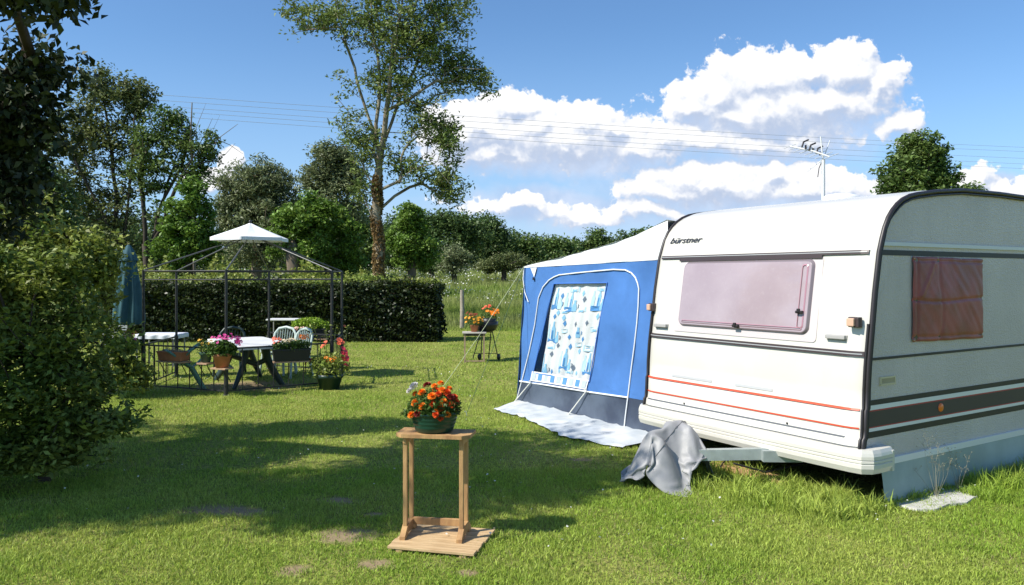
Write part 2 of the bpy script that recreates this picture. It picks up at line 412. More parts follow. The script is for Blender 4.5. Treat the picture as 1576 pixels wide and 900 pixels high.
# ---- the caravan stands here: x back along its side, y across its front
C0 = Vector((2.637, 5.56, 0)); CRZ = math.atan2(.535, .845)
def cw(x, y, z=0): return Vector((C0.x+.845*x-.535*y, C0.y+.535*x+.845*y, z))
def inside_van(X, Y, mx=0.):
    dx = X-C0.x; dy = Y-C0.y; lx = dx*.845+dy*.535; ly = -dx*.535+dy*.845
    return (lx > -.05-mx) & (lx < 5) & (ly > .03-mx) & (ly < 5.0)
GREENS = leafmat('grass_blade', (.26, .385, .045), (.38, .455, .085), vs=.7, tr=.35, isl=.42, rough=.55, spec=.3)
DRY = mat('dry_grass', (.36, .31, .15), .7, .2, island=.3, transl=.3)
TALL = leafmat('meadow_blade', (.20, .28, .05), (.30, .33, .11), vs=.18, tr=.35, isl=.4, rough=.6, spec=.2)
def soilmask(x, y):
    k = np.ones(len(x))
    for (a, b, rx, ry) in SOIL:
        k *= np.clip((((x-a)/rx)**2+((y-b)/ry)**2)*.8-.35+1.5*(vnoise(x, y, .07, 5)-.35), .10, 1)
    return k
def blades(n, y0, y1, width, hgt, fov=.70, dens=None, tall=None, seg=2, lean=.55, jit=.45):
    # uniform over the ground seen between depths y0 and y1
    y = np.sqrt(RS.rand(n)*(y1**2-y0**2)+y0**2); x = (RS.rand(n)*2-1)*fov*y*1.04
    keep = np.ones(n, bool)
    if dens is not None: keep &= RS.rand(n) < dens(x, y)
    x, y = x[keep], y[keep]; n = len(x); z = terrain(x, y)
    h = hgt*(1-jit+2*jit*RS.rand(n))
    if tall is not None: h = h*tall(x, y)
    an = RS.rand(n)*6.283; ln = lean*(RS.rand(n)**.7); dxy = np.stack([np.cos(an), np.sin(an)], 1)
    wa = RS.rand(n)*3.1416; w = width*(.6+.8*RS.rand(n)); wx = np.stack([np.cos(wa), np.sin(wa)], 1)*w[:, None]*.5
    b0 = np.stack([x, y], 1)
    def lay(t_, ww):
        c = b0+dxy*(h*ln*t_*t_)[:, None]; zz = z-.004+h*t_*(1-.35*ln*t_)
        return np.column_stack([c-wx*ww, zz]), np.column_stack([c+wx*ww, zz])
    if seg == 1:
        a, b = lay(0, 1); c, _ = lay(1, 0); V = np.stack([a, b, c], 1).reshape(-1, 3); return V, np.arange(3*n).reshape(n, 3)
    a, b = lay(0, .8); c, d_ = lay(.55, 1); e, _ = lay(1, 0)
    V = np.stack([a, b, d_, c, e], 1).reshape(-1, 3); i = np.arange(n)[:, None]*5
    return V, np.concatenate([i+np.array([0, 1, 2]), i+np.array([0, 2, 3]), i+np.array([3, 2, 4])], 0)
def cat_mesh(parts):
    V = []; Fq = []; o = 0
    for v, f in parts: V.append(v); Fq.append(f+o); o += len(v)
    return np.concatenate(V), np.concatenate(Fq)
def lawn():
    def den(x, y):
        k = .42+.58*sstep((vnoise(x, y, .16, 1)*.5+vnoise(x, y, .5, 2)*.5-.25)*2.2)
        return k*soilmask(x, y)*np.where(inside_van(x, y), .0, 1)
    def tl(x, y):
        h = .65+.75*vnoise(x, y, .35, 4)+.3*vnoise(x, y, .09, 6)
        dx = x-C0.x; dy = y-C0.y; lx = dx*.845+dy*.535; ly = -dx*.535+dy*.845
        nearv = np.exp(-((np.clip(-lx, 0, 9)-.15)/.45)**2)*(ly > -.1)*(ly < 1.7)+np.exp(-((ly+.35)/.28)**2)*(lx > .75)
        return h*(1+1.6*nearv*vnoise(x, y, .12, 8)*1.6)
    parts = [blades(130000, 2.3, 4.0, 0.0055, .028, fov=1.15, dens=den, tall=tl, seg=1, lean=.9), blades(400000, 3.9, 6.6, 0.0042, .025, fov=.85, dens=den, tall=tl, lean=.9), blades(260000, 6.6, 11, .007, .028, dens=den, tall=tl, seg=1, lean=.9), blades(230000, 11, 25, .014, .034, dens=den, tall=tl, seg=1, lean=.8)]
    parts = [(v, f) if f.shape[1] == 3 else (v, f) for v, f in parts]
    V, Fq = cat_mesh(parts); tag(setmesh('lawn_grass', V, Fq, GREENS), 'short mown green grass of the camping pitch lawn', 'grass', kind='stuff')
    V, Fq = cat_mesh([blades(60000, 3.9, 8, .004, .035, dens=lambda x, y: .25+.75*(vnoise(x, y, .4, 9) > .62)*np.where(inside_van(x, y), 0, 1), seg=1, lean=1.4), blades(40000, 8, 20, .01, .04, dens=lambda x, y: (vnoise(x, y, .7, 9) > .6)*1., seg=1, lean=1.2)])
    tag(setmesh('dry_grass', V, Fq, DRY), 'straw coloured dry blades scattered through the lawn', 'grass', kind='stuff')
    # white clover heads
    n = 900; y = np.sqrt(RS.rand(n)*(14**2-4.5**2)+4.5**2); x = (RS.rand(n)*2-1)*.6*y; k = (vnoise(x, y, .8, 12) > .62) & ~inside_van(x, y); x, y = x[k], y[k]
    V, Fq = leaf_arrays(np.stack([x, y, np.full(len(x), .05)], 1), .016, asp=1, up=2)
    tag(setmesh('clover_flowers', V, Fq, mat('white_petal', (.75, .75, .68), .7, transl=.3)), 'tiny white clover heads dotted in the lawn', 'clover', kind='stuff')
    # tall tufts in front of the van and along its skirt
    P = []
    for k in range(210):
        if k < 120: lx = -.05-random.random()*.75; ly = -.1+random.random()*1.6
        else: lx = .95+random.random()**.8*1.6; ly = -.12-random.random()*.38
        p = cw(lx, ly); P.append((p.x, p.y, random.uniform(.6, 1.3)))
    VV = []; FF = []; o = 0
    for (x, y, s_) in P:
        n = 34; v, f = blades(n, 4, 5, .006, .13*s_, seg=2, lean=1.0); nn = len(v)//5
        b = v.reshape(nn, 5, 3); c = b[:, :2].mean(1)[:, None, :].copy(); c[:, :, 2] = 0; b = b-c+np.column_stack([x+RS.normal(size=nn)*.05, y+RS.normal(size=nn)*.05, np.zeros(nn)])[:, None, :]
        VV.append(b.reshape(-1, 3)); FF.append(f+o); o += nn*5
    tag(setmesh('tall_grass', np.concatenate(VV), np.concatenate(FF), GREENS), 'longer uncut grass tufts along the caravan front and skirt', 'grass', kind='stuff')
lawn()
def meadow():
    def den(x, y): return .35+.65*vnoise(x, y, 1.6, 21)
    def tl(x, y): return (.5+.9*vnoise(x, y, 2.2, 22))*np.clip((y-22.8)/3, .3, 1)
    V, Fq = cat_mesh([blades(120000, 23.2, 36, .022, .42, fov=.5, dens=den, tall=tl, seg=1, lean=.6), blades(90000, 36, 64, .05, .42, fov=.42, dens=den, tall=tl, seg=1, lean=.6), blades(70000, 64, 135, .12, .45, fov=.36, dens=den, tall=tl, seg=1, lean=.6)])
    tag(setmesh('meadow_grass', V, Fq, TALL), 'tall uncut pale green meadow grass beyond the lawn', 'grass', kind='stuff')
    n = 9000; y = np.sqrt(RS.rand(n)*(110**2-24**2)+24**2); x = (RS.rand(n)*2-1)*.42*y; k = vnoise(x, y, 4, 31)+.35*(y > 38) > .62; x, y = x[k], y[k]
    V, Fq = leaf_arrays(np.stack([x, y, terrain(x, y)+.3+.25*RS.rand(len(x))], 1), .035+.0016*y, asp=1, up=2)
    tag(setmesh('meadow_flowers', V, Fq, MATS['white_petal']), 'white wild flowers dotted over the meadow grass', 'flowers', kind='stuff')
meadow()

# ================================================================== TREES
BARK = mat('bark_grey', (.17, .135, .1), .9, .1, var=.35, vscale=6, bump=.8, bscale=18, stretch=(1, 1, .3))
BARKD = mat('bark_dark', (.06, .05, .04), .9, .1, var=.3, vscale=6, bump=.6, bscale=18)
BARKP = mat('bark_pale', (.3, .27, .2), .85, .1, col2=(.16, .13, .09), vscale=3, bump=.5, bscale=14)
LF_ASH = leafmat('leaf_ash', (.13, .195, .045), (.21, .26, .075), isl=.4)
LF_MID = leafmat('leaf_mid', (.085, .15, .035), (.14, .20, .05))
LF_BRI = leafmat('leaf_bright', (.115, .215, .03), (.17, .27, .045))
LF_DRK = leafmat('leaf_dark', (.075, .13, .04), (.125, .185, .055))
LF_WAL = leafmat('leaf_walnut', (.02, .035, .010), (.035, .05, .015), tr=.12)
LF_GRY = leafmat('leaf_greyish', (.145, .185, .085), (.21, .24, .11))
LF_OLV = leafmat('leaf_olive', (.10, .135, .045), (.17, .195, .065))
LF_YEL = leafmat('leaf_yellowish', (.18, .25, .04), (.26, .28, .06))
LF_IVY = leafmat('leaf_ivy_brown', (.20, .12, .05), (.27, .20, .085), vs=3)

# tall ash with forked limbs, ivy climbing its lower trunk
D = 25.0; bx = gx(580, D)
ash = make_tree('ash_tree', 'tall airy ash tree with ivy covered trunk rising behind the right end of the hedge', 'tree', (bx, D, tz(D)),
    L_(D, (620, 40, 75, 60, 9), (560, 30, 60, 45, 5), (660, 60, 60, 50, 7), (500, 25, 60, 28, 4), (455, 12, 26, 14, 1), (700, 110, 45, 40, 5), (742, 120, 24, 30, 1.5), (610, 130, 60, 50, 5), (655, 190, 40, 40, 4),
       (545, 190, 30, 35, 1.6), (560, 225, 34, 30, 2), (690, 225, 24, 50, 2.6), (690, 285, 28, 34, 3.4), (640, 260, 45, 30, 3), (610, -50, 90, 55, 7), (560, 290, 24, 30, .9), (600, 235, 30, 40, 1.5), (690, 10, 40, 40, 2.5), (530, 120, 26, 40, .5)),
    LF_ASH, BARKP, nclus=920, nleaf=28, lsize=.14, crad=.36, tr=.15, first=.30, seed=3, twig=.006, asp=.38, droop=.25, fill=.5, limbbias=.3,
    trunkpts=[(0, 0, 0), (.02, 0, 1.2), (.08, 0, 2.4), (-.02, 0, 3.7), (.06, 0, 5.1)],
    limbs=[LM(D, [(583, 262), (572, 205), (556, 150), (540, 95), (520, 40), (500, 15)], .8), LM(D, [(583, 262), (592, 205), (600, 140), (610, 70), (625, -10), (630, -60)], -.5), LM(D, [(588, 235), (602, 185), (618, 130), (645, 70), (672, 10)], 1.0), LM(D, [(604, 175), (650, 140), (700, 115), (742, 118)], -1),
       LM(D, [(586, 300), (606, 285), (640, 262), (672, 255), (698, 290)], -.8), LM(D, [(582, 330), (600, 300), (625, 285), (655, 270)], .9), LM(D, [(578, 290), (562, 262), (552, 220), (546, 180)], .6), LM(D, [(583, 262), (580, 190), (582, 120), (575, 50), (570, 0)], .2), LM(D, [(580, 345), (566, 315), (556, 290)], -.5), LM(D, [(596, 215), (630, 205), (665, 190), (690, 220)], .8)])
ivyP = []
for k in range(5200):
    z = random.random()**.9*4.9; a = random.random()*6.283; r = .13+.09*random.random()+.03*math.sin(z*5+a)-.012*z
    tx = np.interp(z, [0, 1.2, 2.4, 3.7, 5.1], [0, .02, .08, -.02, .06]); ivyP.append((tx+r*math.cos(a), r*math.sin(a), z))
iv = leaves('ivy', np.array(ivyP), .11, LF_IVY, ash, asp=.9, up=.1); iv['label'] = 'brown and rust coloured ivy leaves round the lower trunk'
g_ = MB(); 
# left hand group
D = 32.0
make_tree('poplar_tree', 'tallest dark tree of the left group with several slim upright stems', 'tree', (gx(185, D), D, tz(D)),
    L_(D, (190, 150, 45, 42, 4), (150, 140, 38, 35, 3), (215, 160, 24, 30, 2), (125, 200, 40, 45, 4), (175, 220, 50, 45, 4), (120, 290, 50, 55, 5), (180, 310, 45, 50, 4.5), (215, 240, 20, 30, 1), (90, 350, 60, 50, 4), (170, 370, 50, 40, 3), (90, 240, 35, 60, 3)),
    LF_OLV, BARKD, nclus=480, nleaf=44, lsize=.16, crad=.46, tr=.13, first=.1, seed=5, twig=.009, droop=.1, asp=.5, trunkpts=[(0, 0, 0), (0, 0, 1.2)],
    limbs=[LM(D, [(185, 400), (178, 320), (172, 240), (160, 160), (150, 120)]), LM(D, [(185, 400), (190, 320), (192, 240), (200, 160), (195, 120)], 1), LM(D, [(185, 400), (170, 340), (140, 270), (110, 210)], -1), LM(D, [(185, 400), (200, 330), (212, 250), (218, 180)], -.6), LM(D, [(180, 400), (150, 370), (100, 340)], .5)])
make_tree('alder_tree', 'thin airy tree with dark branches left of the bright green bush', 'tree', (gx(228, D-1), D-1, tz(D)),
    L_(D-1, (262, 185, 24, 22, 2), (235, 215, 35, 35, 3), (275, 215, 28, 30, 2.2), (225, 265, 35, 35, 2.4), (270, 260, 30, 30, 1.6), (315, 235, 24, 26, 2), (300, 270, 24, 22, 1.5), (245, 310, 30, 30, 1.2), (325, 215, 14, 12, .6)),
    LF_MID, BARKD, nclus=260, nleaf=30, lsize=.15, crad=.38, tr=.13, first=.1, seed=8, twig=.009, trunkpts=[(0, 0, 0), (0, 0, 1.0)],
    limbs=[LM(D-1, [(228, 400), (222, 330), (215, 270), (232, 215)]), LM(D-1, [(228, 400), (240, 330), (258, 250), (262, 185)], .8), LM(D-1, [(232, 380), (262, 320), (290, 270), (318, 230)], -.6), LM(D-1, [(240, 330), (262, 285), (282, 230)], .3)])
make_tree('beech_tree', 'dark broad tree at the far left behind the hanging walnut leaves', 'tree', (gx(10, 20), 20, 0),
    L_(20, (20, 240, 60, 50, 4), (60, 300, 50, 50, 4), (-30, 300, 60, 70, 5), (20, 370, 70, 50, 5), (90, 360, 35, 35, 2), (-90, 250, 60, 70, 4)), LF_DRK, BARKD, nclus=330, nleaf=70, lsize=.12, crad=.4, tr=.22, first=.1, seed=9)
# dead tree: bare branches
D = 31.0; dt = thing('dead_tree', 'bare grey dead tree top sticking out above the bright green bush', 'tree', (gx(298, D), D, tz(D)))
mb = MB(); s_ = D/F
def dp(px, py, o=0): return (gx(px, D)-gx(298, D), o, gzp(py, D)-tz(D))
for pts, r in (([(298, 425), (299, 300), (297, 220), (300, 160)], .09), ([(299, 290), (320, 250), (335, 215), (365, 190)], .035), ([(335, 215), (352, 222), (372, 236)], .02), ([(298, 235), (312, 205), (328, 182)], .022), ([(297, 215), (310, 190), (318, 160)], .018), ([(299, 250), (286, 215), (282, 190)], .02), ([(320, 250), (345, 238), (366, 222)], .018), ([(312, 205), (324, 200), (342, 178)], .012)):
    P_ = [dp(a, b, random.uniform(-.3, .3)) for a, b in pts]; mb.tube(P_, [r*(1-.75*i/(len(P_)-1)) for i in range(len(P_))], 6)
mb.build('branches', mat('dead_wood', (.24, .2, .16), .9, .1), dt)
D = 28.0
make_tree('maple_tree', 'dense bright green leafy tree under the bare dead branches', 'tree', (gx(290, D), D, tz(D)),
    L_(D, (290, 325, 38, 32, 4), (290, 365, 45, 40, 5), (300, 295, 20, 15, 1.5), (270, 390, 34, 34, 2), (315, 380, 22, 30, 2)),
    LF_BRI, BARKD, nclus=150, nleaf=80, lsize=.15, crad=.32, tr=.14, first=.05, seed=10)
D = 48.0
make_tree('willow_tree', 'rounded grey green willow behind the white gazebo cap', 'tree', (gx(395, D), D, tz(D)),
    L_(D, (395, 275, 48, 26, 4), (365, 300, 34, 30, 3), (425, 300, 34, 30, 3), (395, 330, 60, 40, 6), (350, 340, 22, 35, 2), (440, 345, 26, 35, 2), (400, 385, 60, 32, 4)),
    LF_GRY, BARK, nclus=330, nleaf=90, lsize=.26, crad=.75, tr=.35, first=.08, seed=12, droop=.5, asp=.3)
D = 42.0
make_tree('robinia_tree', 'pale feathery tree just left of the tall ash', 'tree', (gx(512, D), D, tz(D)),
    L_(D, (510, 240, 36, 20, 3), (495, 275, 32, 28, 3), (530, 270, 32, 28, 3), (510, 310, 45, 34, 4), (550, 320, 20, 40, 1.5), (520, 355, 40, 30, 2)),
    LF_GRY, BARK, nclus=230, nleaf=70, lsize=.2, crad=.6, tr=.28, first=.15, seed=14, asp=.4)
# pollards with knobbly trunks
def pollard(px, py0, D, lobes, label, seed, tw=.3, n=120, m=LF_BRI):
    h = gzp(py0, D)-tz(D); b = (gx(px, D), D, tz(D))
    t = make_tree('pollard_tree', label, 'tree', b, L_(D, *lobes), m, BARK, nclus=n, nleaf=85, lsize=.14, crad=.32, tr=.05, first=.2, seed=seed, group='pollarded trees behind the hedge',
                  trunkpts=[(0, 0, 0), (.02, 0, h*.5), (0, 0, h)])
    tw *= .62; mb = MB(); mb.lathe([(tw*1.25, -.05), (tw, .3), (tw*.95, h*.6), (tw*1.12, h*.9), (tw*1.0, h*1.05), (tw*.3, h*1.15)], n=14, fn=lambda a, k: 1+.12*math.sin(3*a+k*5)+.06*math.sin(7*a))
    mb.build('burr', BARK, t)
pollard(452, 385, 27, [(465, 335, 38, 28, 4), (440, 350, 28, 26, 2.5), (495, 345, 26, 30, 2.5), (460, 375, 26, 16, 1), (482, 385, 30, 28, 2.2), (430, 385, 20, 22, 1.2), (500, 320, 14, 16, .7), (470, 312, 16, 14, .8)], 'pollarded tree with thick pale stump under the gazebo cap edge', 16, .34)
pollard(524, 400, 28, [(525, 350, 30, 26, 3), (515, 375, 30, 26, 3), (540, 380, 20, 26, 2), (520, 400, 26, 24, 2), (545, 402, 18, 20, 1.2), (508, 325, 12, 14, .6)], 'small pollarded tree immediately left of the ash trunk', 17, .2, 90)
pollard(634, 408, 30, [(632, 345, 26, 24, 3), (640, 375, 34, 22, 4), (625, 385, 24, 18, 2), (655, 390, 18, 16, 1.2), (630, 325, 16, 14, .9), (612, 372, 12, 16, .7), (650, 402, 18, 12, 1), (618, 402, 14, 12, .8)], 'pollarded tree on a short trunk immediately right of the ash trunk', 18, .24, 120)
# further bank of trees across the meadow
def bushy(name, label, px, D, lobes, m, n=140, seed=1, ls=.3, cr=.9, group=None, nl=75, bark=None, cat='tree'):
    return make_tree(name, label, cat, (gx(px, D), D, tz(D)), L_(D, *lobes), m, bark or BARKD, nclus=n, nleaf=nl, lsize=ls, crad=cr, tr=.2, first=.02, seed=seed, group=group, fill=.4)
FB = 'trees along the far side of the meadow'
bushy('oak_tree', 'large dark domed tree mass right of the ash trunk', 690, 78, [(650, 350, 34, 24, 3), (690, 345, 36, 20, 3), (720, 355, 36, 24, 3), (680, 380, 60, 28, 5), (620, 365, 30, 34, 3), (600, 385, 34, 28, 2)], LF_DRK, 300, 21, .34, 1.2, FB)
bushy('oak_tree', 'dark rounded tree at the right end of the domed woodland', 745, 84, [(745, 355, 26, 18, 2), (762, 368, 20, 18, 2), (745, 385, 38, 24, 3)], LF_DRK, 150, 22, .36, 1.2, FB)
bushy('oak_tree', 'round mid green tree just left of the awning corner', 800, 88, [(800, 378, 24, 18, 2), (815, 390, 30, 20, 2), (790, 398, 25, 16, 2)], LF_MID, 110, 23, .36, 1.1, FB)
bushy('oak_tree', 'low dark green tree rising above the outer awning corner', 842, 96, [(845, 380, 22, 16, 2), (850, 395, 36, 18, 2), (870, 385, 18, 16, 1.5)], LF_MID, 100, 24, .38, 1.2, FB)
bushy('oak_tree', 'distant tree peeping over the middle of the awning roof', 900, 120, [(890, 380, 26, 12, 2), (920, 370, 18, 14, 2), (910, 385, 40, 14, 2), (905, 405, 50, 14, 2)], LF_MID, 100, 25, .45, 1.4, FB)
bushy('oak_tree', 'distant tree peeping over the awning roof close to the caravan', 985, 120, [(960, 372, 30, 14, 2), (1000, 365, 30, 14, 2), (1040, 362, 30, 14, 2), (1000, 395, 60, 22, 3)], LF_MID, 100, 26, .45, 1.4, FB)
bushy('oak_tree', 'dark tree closing the gap between the pollard and the ash trunk', 590, 95, [(560, 385, 50, 22, 3), (600, 375, 40, 24, 3), (520, 390, 40, 22, 2)], LF_DRK, 150, 27, .4, 1.4, FB)
bushy('oak_tree', 'mid green tree closing the gap behind the pollards left of the ash trunk', 500, 62, [(470, 350, 40, 40, 3), (530, 345, 40, 40, 3), (560, 375, 36, 36, 3), (500, 395, 60, 30, 3)], LF_MID, 220, 29, .3, 1.1, FB)
bushy('oak_tree', 'dark tree filling the view behind the gazebo roof', 330, 80, [(260, 370, 60, 40, 3), (340, 385, 60, 30, 3), (420, 390, 60, 28, 3), (150, 370, 70, 50, 4)], LF_DRK, 300, 28, .4, 1.4, FB)
def undergrowth(name, label, cat, n, px0, px1, D0, D1, topfn, size, m, seed):
    rs = np.random.RandomState(seed); D = rs.uniform(D0, D1, n); px = rs.uniform(px0, px1, n)
    top = np.array([gzp(topfn(a), d) for a, d in zip(px, D)]); g = terrain(0, D); top = np.maximum(top-g, .2)*(.62+.38*vnoise(px, D*3, 9, seed))*(.8+.4*vnoise(px, D, 3, seed+1))
    z = g+top*rs.rand(n)**.6; P = np.stack([(px-788)/F*D, D, z], 1)
    tag(leaves(name, P, size, m, asp=.55), label, cat, kind='stuff')
undergrowth('bramble_thicket', 'tangled bramble and nettle growth between the hedge and the trees', 'brambles', 30000, 120, 560, 23, 31, lambda a: 402+8*math.sin(a*.05), .13, LF_YEL, 61)
undergrowth('far_woodland', 'unbroken strip of distant woodland closing the meadow', 'woodland', 60000, -500, 2200, 92, 125, lambda a: 392+7*math.sin(a*.021)+4*math.sin(a*.07), .75, LF_DRK, 62)
bushy('elder_bush', 'grey green rounded shrub in the meadow right of the pollard', 700, 55, [(702, 398, 24, 18, 2), (695, 410, 24, 10, 1)], LF_GRY, 60, 31, .16, .5, 'shrubs in the meadow', cat='shrub')
bushy('elder_bush', 'yellow green spreading shrub in the meadow beside the awning corner', 775, 58, [(760, 408, 26, 10, 2), (785, 403, 24, 12, 2), (745, 410, 18, 10, 1), (805, 408, 24, 12, 2)], LF_OLV, 80, 32, .16, .5, 'shrubs in the meadow', cat='shrub')
bushy('elder_bush', 'small mid green shrub at the foot of the domed woodland', 665, 62, [(655, 410, 16, 9, 2), (672, 404, 14, 10, 1)], LF_MID, 34, 33, .18, .5, 'shrubs in the meadow', cat='shrub')
# round tree above the caravan roof
D = 22.0
make_tree('cherry_tree', 'dense green tree top rising behind the caravan roof', 'tree', (gx(1412, D), D, 0),
    L_(D, (1415, 232, 30, 26, 3), (1440, 250, 30, 22, 2.6), (1390, 260, 30, 24, 2.6), (1410, 285, 55, 26, 4), (1375, 288, 30, 14, 2), (1450, 278, 24, 16, 2), (1425, 330, 60, 40, 4)),
    LF_MID, BARKD, nclus=230, nleaf=75, lsize=.12, crad=.3, tr=.16, first=.2, seed=40)
make_tree('hazel_bush', 'low green treetop touching the caravan roof right of the dense tree', 'tree', (gx(1485, 24), 24, 0),
    L_(24, (1487, 296, 20, 8, 1), (1490, 330, 40, 30, 2)), LF_MID, BARKD, nclus=50, nleaf=60, lsize=.12, crad=.28, tr=.1, first=.1, seed=41)

# big tree at the left edge, close by: its crown shades the shrub and the lawn
lob = [(-7.7, 3.75, 5.0, 1.6, .75, .8, 7), (-5.4, 3.8, 5.0, 1.4, .75, .7, 5), (-4.7, 5.2, 5.0, .9, .9, .6, 3.2), (-3.9, 4.2, 5.0, .7, .8, .5, 2.2), (-9, 5.4, 5.2, 1.4, 1.6, .9, 4),
 (-4.62, 7.2, 3.1, .40, .35, .42, 1.6), (-4.4, 7.2, 3.62, .15, .2, .12, .3), (-4.9, 7.3, 2.5, .40, .3, .5, 1.0), (-3.45, 5.6, 3.76, .36, .12, .05, .8)]
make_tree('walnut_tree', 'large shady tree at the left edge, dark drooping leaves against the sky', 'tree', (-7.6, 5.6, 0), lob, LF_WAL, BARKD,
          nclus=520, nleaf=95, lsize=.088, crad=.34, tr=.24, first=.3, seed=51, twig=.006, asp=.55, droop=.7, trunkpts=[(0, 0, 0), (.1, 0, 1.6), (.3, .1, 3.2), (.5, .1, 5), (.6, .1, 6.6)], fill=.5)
# big shrub in front of it
make_tree('hornbeam_shrub', 'large bushy shrub filling the left edge, sunlit yellow green top and black shaded foot', 'shrub', (-3.75, 6.2, 0),
    [(-4.1, 6.3, 1.5, .62, .6, .36, 3.4), (-4.8, 6.5, 1.5, .8, .7, .4, 3), (-3.65, 6.25, 1.15, .42, .5, .36, 2.6), (-4.1, 6.0, .8, .75, .5, .55, 5), (-3.62, 6.1, .62, .42, .5, .45, 3.2), (-4.7, 6.0, .6, .8, .5, .55, 4), (-4.1, 5.9, .22, .72, .4, .2, 3.6), (-4.8, 5.8, .25, .7, .4, .22, 2.4), (-3.7, 5.95, .25, .36, .35, .2, 1.4), (-3.12, 6.1, .50, .14, .2, .08, .35), (-3.75, 6.3, 1.75, .28, .3, .14, .7), (-3.95, 6.5, 2.0, .05, .05, .22, .12), (-4.25, 6.4, 2.0, .06, .05, .25, .14), (-3.6, 6.4, 1.85, .05, .05, .18, .1), (-4.6, 6.5, 2.0, .08, .05, .2, .12)],
    leafmat('leaf_hornbeam', (.115, .175, .027), (.22, .26, .05), vs=1.5), BARKD, nclus=700, nleaf=66, lsize=.056, crad=.15, tr=.035, first=0, seed=52, twig=.003, up=.8, fill=.42)
make_tree('hornbeam_shrub', 'thinner sprawling shrub behind the big one, between it and the closed parasol', 'shrub', (gx(110, 10.5), 10.5, 0),
    L_(10.5, (60, 360, 40, 30, 2), (120, 370, 40, 26, 2), (150, 410, 30, 30, 2), (90, 430, 70, 50, 4), (30, 400, 50, 60, 4), (160, 500, 30, 40, 2), (185, 560, 22, 40, 2.2), (205, 590, 14, 18, .8), (60, 325, 10, 22, .4)), LF_YEL, BARKD, nclus=230, nleaf=60, lsize=.085, crad=.24, tr=.06, first=0, seed=53)

# ---- clipped hedge behind the gazebo
def hedge():
    x0, x1, y0, y1, h = -10.6, -1.85, 19.3, 20.4, 1.45
    root = thing('clipped_hedge', 'long dark clipped beech hedge running behind the gazebo', 'hedge', ((x0+x1)/2, (y0+y1)/2, 0)); cx, cy = (x0+x1)/2, (y0+y1)/2
    P = []
    def put(n, fn):
        for _ in range(n): P.append(fn())
    dpt = lambda: -abs(random.gauss(0, .10))+random.random()*.05
    wv = lambda x: .05*math.sin(x*1.7)+.04*math.sin(x*4.1+1)+.03*math.sin(x*9)
    put(21000, lambda: (lambda x, z: (x, y0-dpt()+wv(x+z*3)*.9, z))(random.uniform(x0, x1), random.random()**.8*h))
    put(9000, lambda: (lambda x, y: (x, y, h+wv(x)+dpt()+random.random()**6*.15))(random.uniform(x0, x1), random.uniform(y0, y1)))
    put(2800, lambda: (lambda y, z: (x1+dpt()+wv(y*2+z*3), y, z))(random.uniform(y0, y1), random.random()*h))
    put(5000, lambda: (random.uniform(x0, x1), random.uniform(y0, y1), random.random()*h))
    leaves('foliage', np.array(P)-np.array([cx, cy, 0]), .085, leafmat('leaf_hedge', (.028, .045, .013), (.05, .07, .018), vs=1.2, isl=.6, rough=.45, spec=.42), root, asp=.6, up=.1)
    P = []
    for _ in range(3000):
        x = x0+(x1-x0)*random.random()**.8; P.append((x-cx, random.uniform(y0, y1)-cy, h+.02+abs(random.gauss(0, .06))+.08*max(0, math.sin(x*1.3))))
    s = leaves('young_shoots', np.array(P), .08, LF_YEL, root, asp=.5, up=.4); s['label'] = 'yellow green fresh shoots on the hedge top'
    mb = MB()
    for k in range(60):
        x = x0+.15+(x1-x0-.3)*k/59; y = random.uniform(y0+.3, y1-.3)
        mb.tube([(x-cx, y-cy, 0), (x-cx+random.uniform(-.1, .1), y-cy+random.uniform(-.1, .1), .7), (x-cx+random.uniform(-.2, .2), y-cy+random.uniform(-.2, .2), 1.35)], [.03, .02, .008], 5)
    mb.box((0, .05, .66), (x1-x0-.5, y1-y0-.5, 1.3)); mb.build('stems', BARKD, root)
hedge()

# ================================================================== CARAVAN (local x back along the side, y across the front, z up)
CREAM = mat('cream_gelcoat', (.61, .59, .53), .27, .5, coat=.25, col2=(.59, .567, .505), vscale=2.2, bump=.05, bscale=2.5, stretch=(1, 1, .45))
RUB = mat('black_rubber', (.022, .018, .020), .45, .5)
RUBB = mat('brown_rubber', (.05, .035, .035), .4, .5)
def side_material():
    m = bpy.data.materials.new('embossed_aluminium'); m.use_nodes = True; t = NT(m.node_tree); p = m.node_tree.nodes['Principled BSDF']
    tc = t.n('ShaderNodeTexCoord').outputs['Object']
    c = t.mix(t.ramp(t.noise(tc, 1.3, 5, .6), .35, .7), (.52, .47, .43), (.60, .54, .495))
    c = t.mix(t.m('MULTIPLY', t.ramp(t.noise(t.v('MULTIPLY', tc, (9, 9, .8)), 2, 5, .7), .52, .75), .35), c, (.36, .33, .29))
    t.L.new(c, p.inputs['Base Color']); p.inputs['Roughness'].default_value = .42; p.inputs['Specular IOR Level'].default_value = .6
    v = t.n('ShaderNodeTexVoronoi'); t.L.new(tc, v.inputs['Vector']); v.inputs['Scale'].default_value = 85
    b = t.n('ShaderNodeBump'); b.inputs['Strength'].default_value = .9; b.inputs['Distance'].default_value = .005
    t.L.new(v.outputs['Distance'], b.inputs['Height']); t.L.new(b.outputs[0], p.inputs['Normal']); return m
VW, VL = 2.25, 4.9
PROF = [(-.235, .40), (-.195, .434), (-.186, .49), (-.170, .505), (-.163, .56), (-.157, .695), (-.145, .71), (-.141, .843), (-.128, 1.0), (-.117, 1.086), (-.085, 1.31), (-.054, 1.534), (.001, 1.823), (.035, 1.92), (.064, 2.0), (.11, 2.07), (.161, 2.125), (.225, 2.175), (.293, 2.213), (.38, 2.243), (.481, 2.262), (.747, 2.297), (1.113, 2.328), (1.7, 2.335), (3.6, 2.31), (4.2, 2.27), (4.55, 2.18), (4.75, 1.95), (4.9, 1.1), (4.86, .32)]
PROF = PROF[1:]
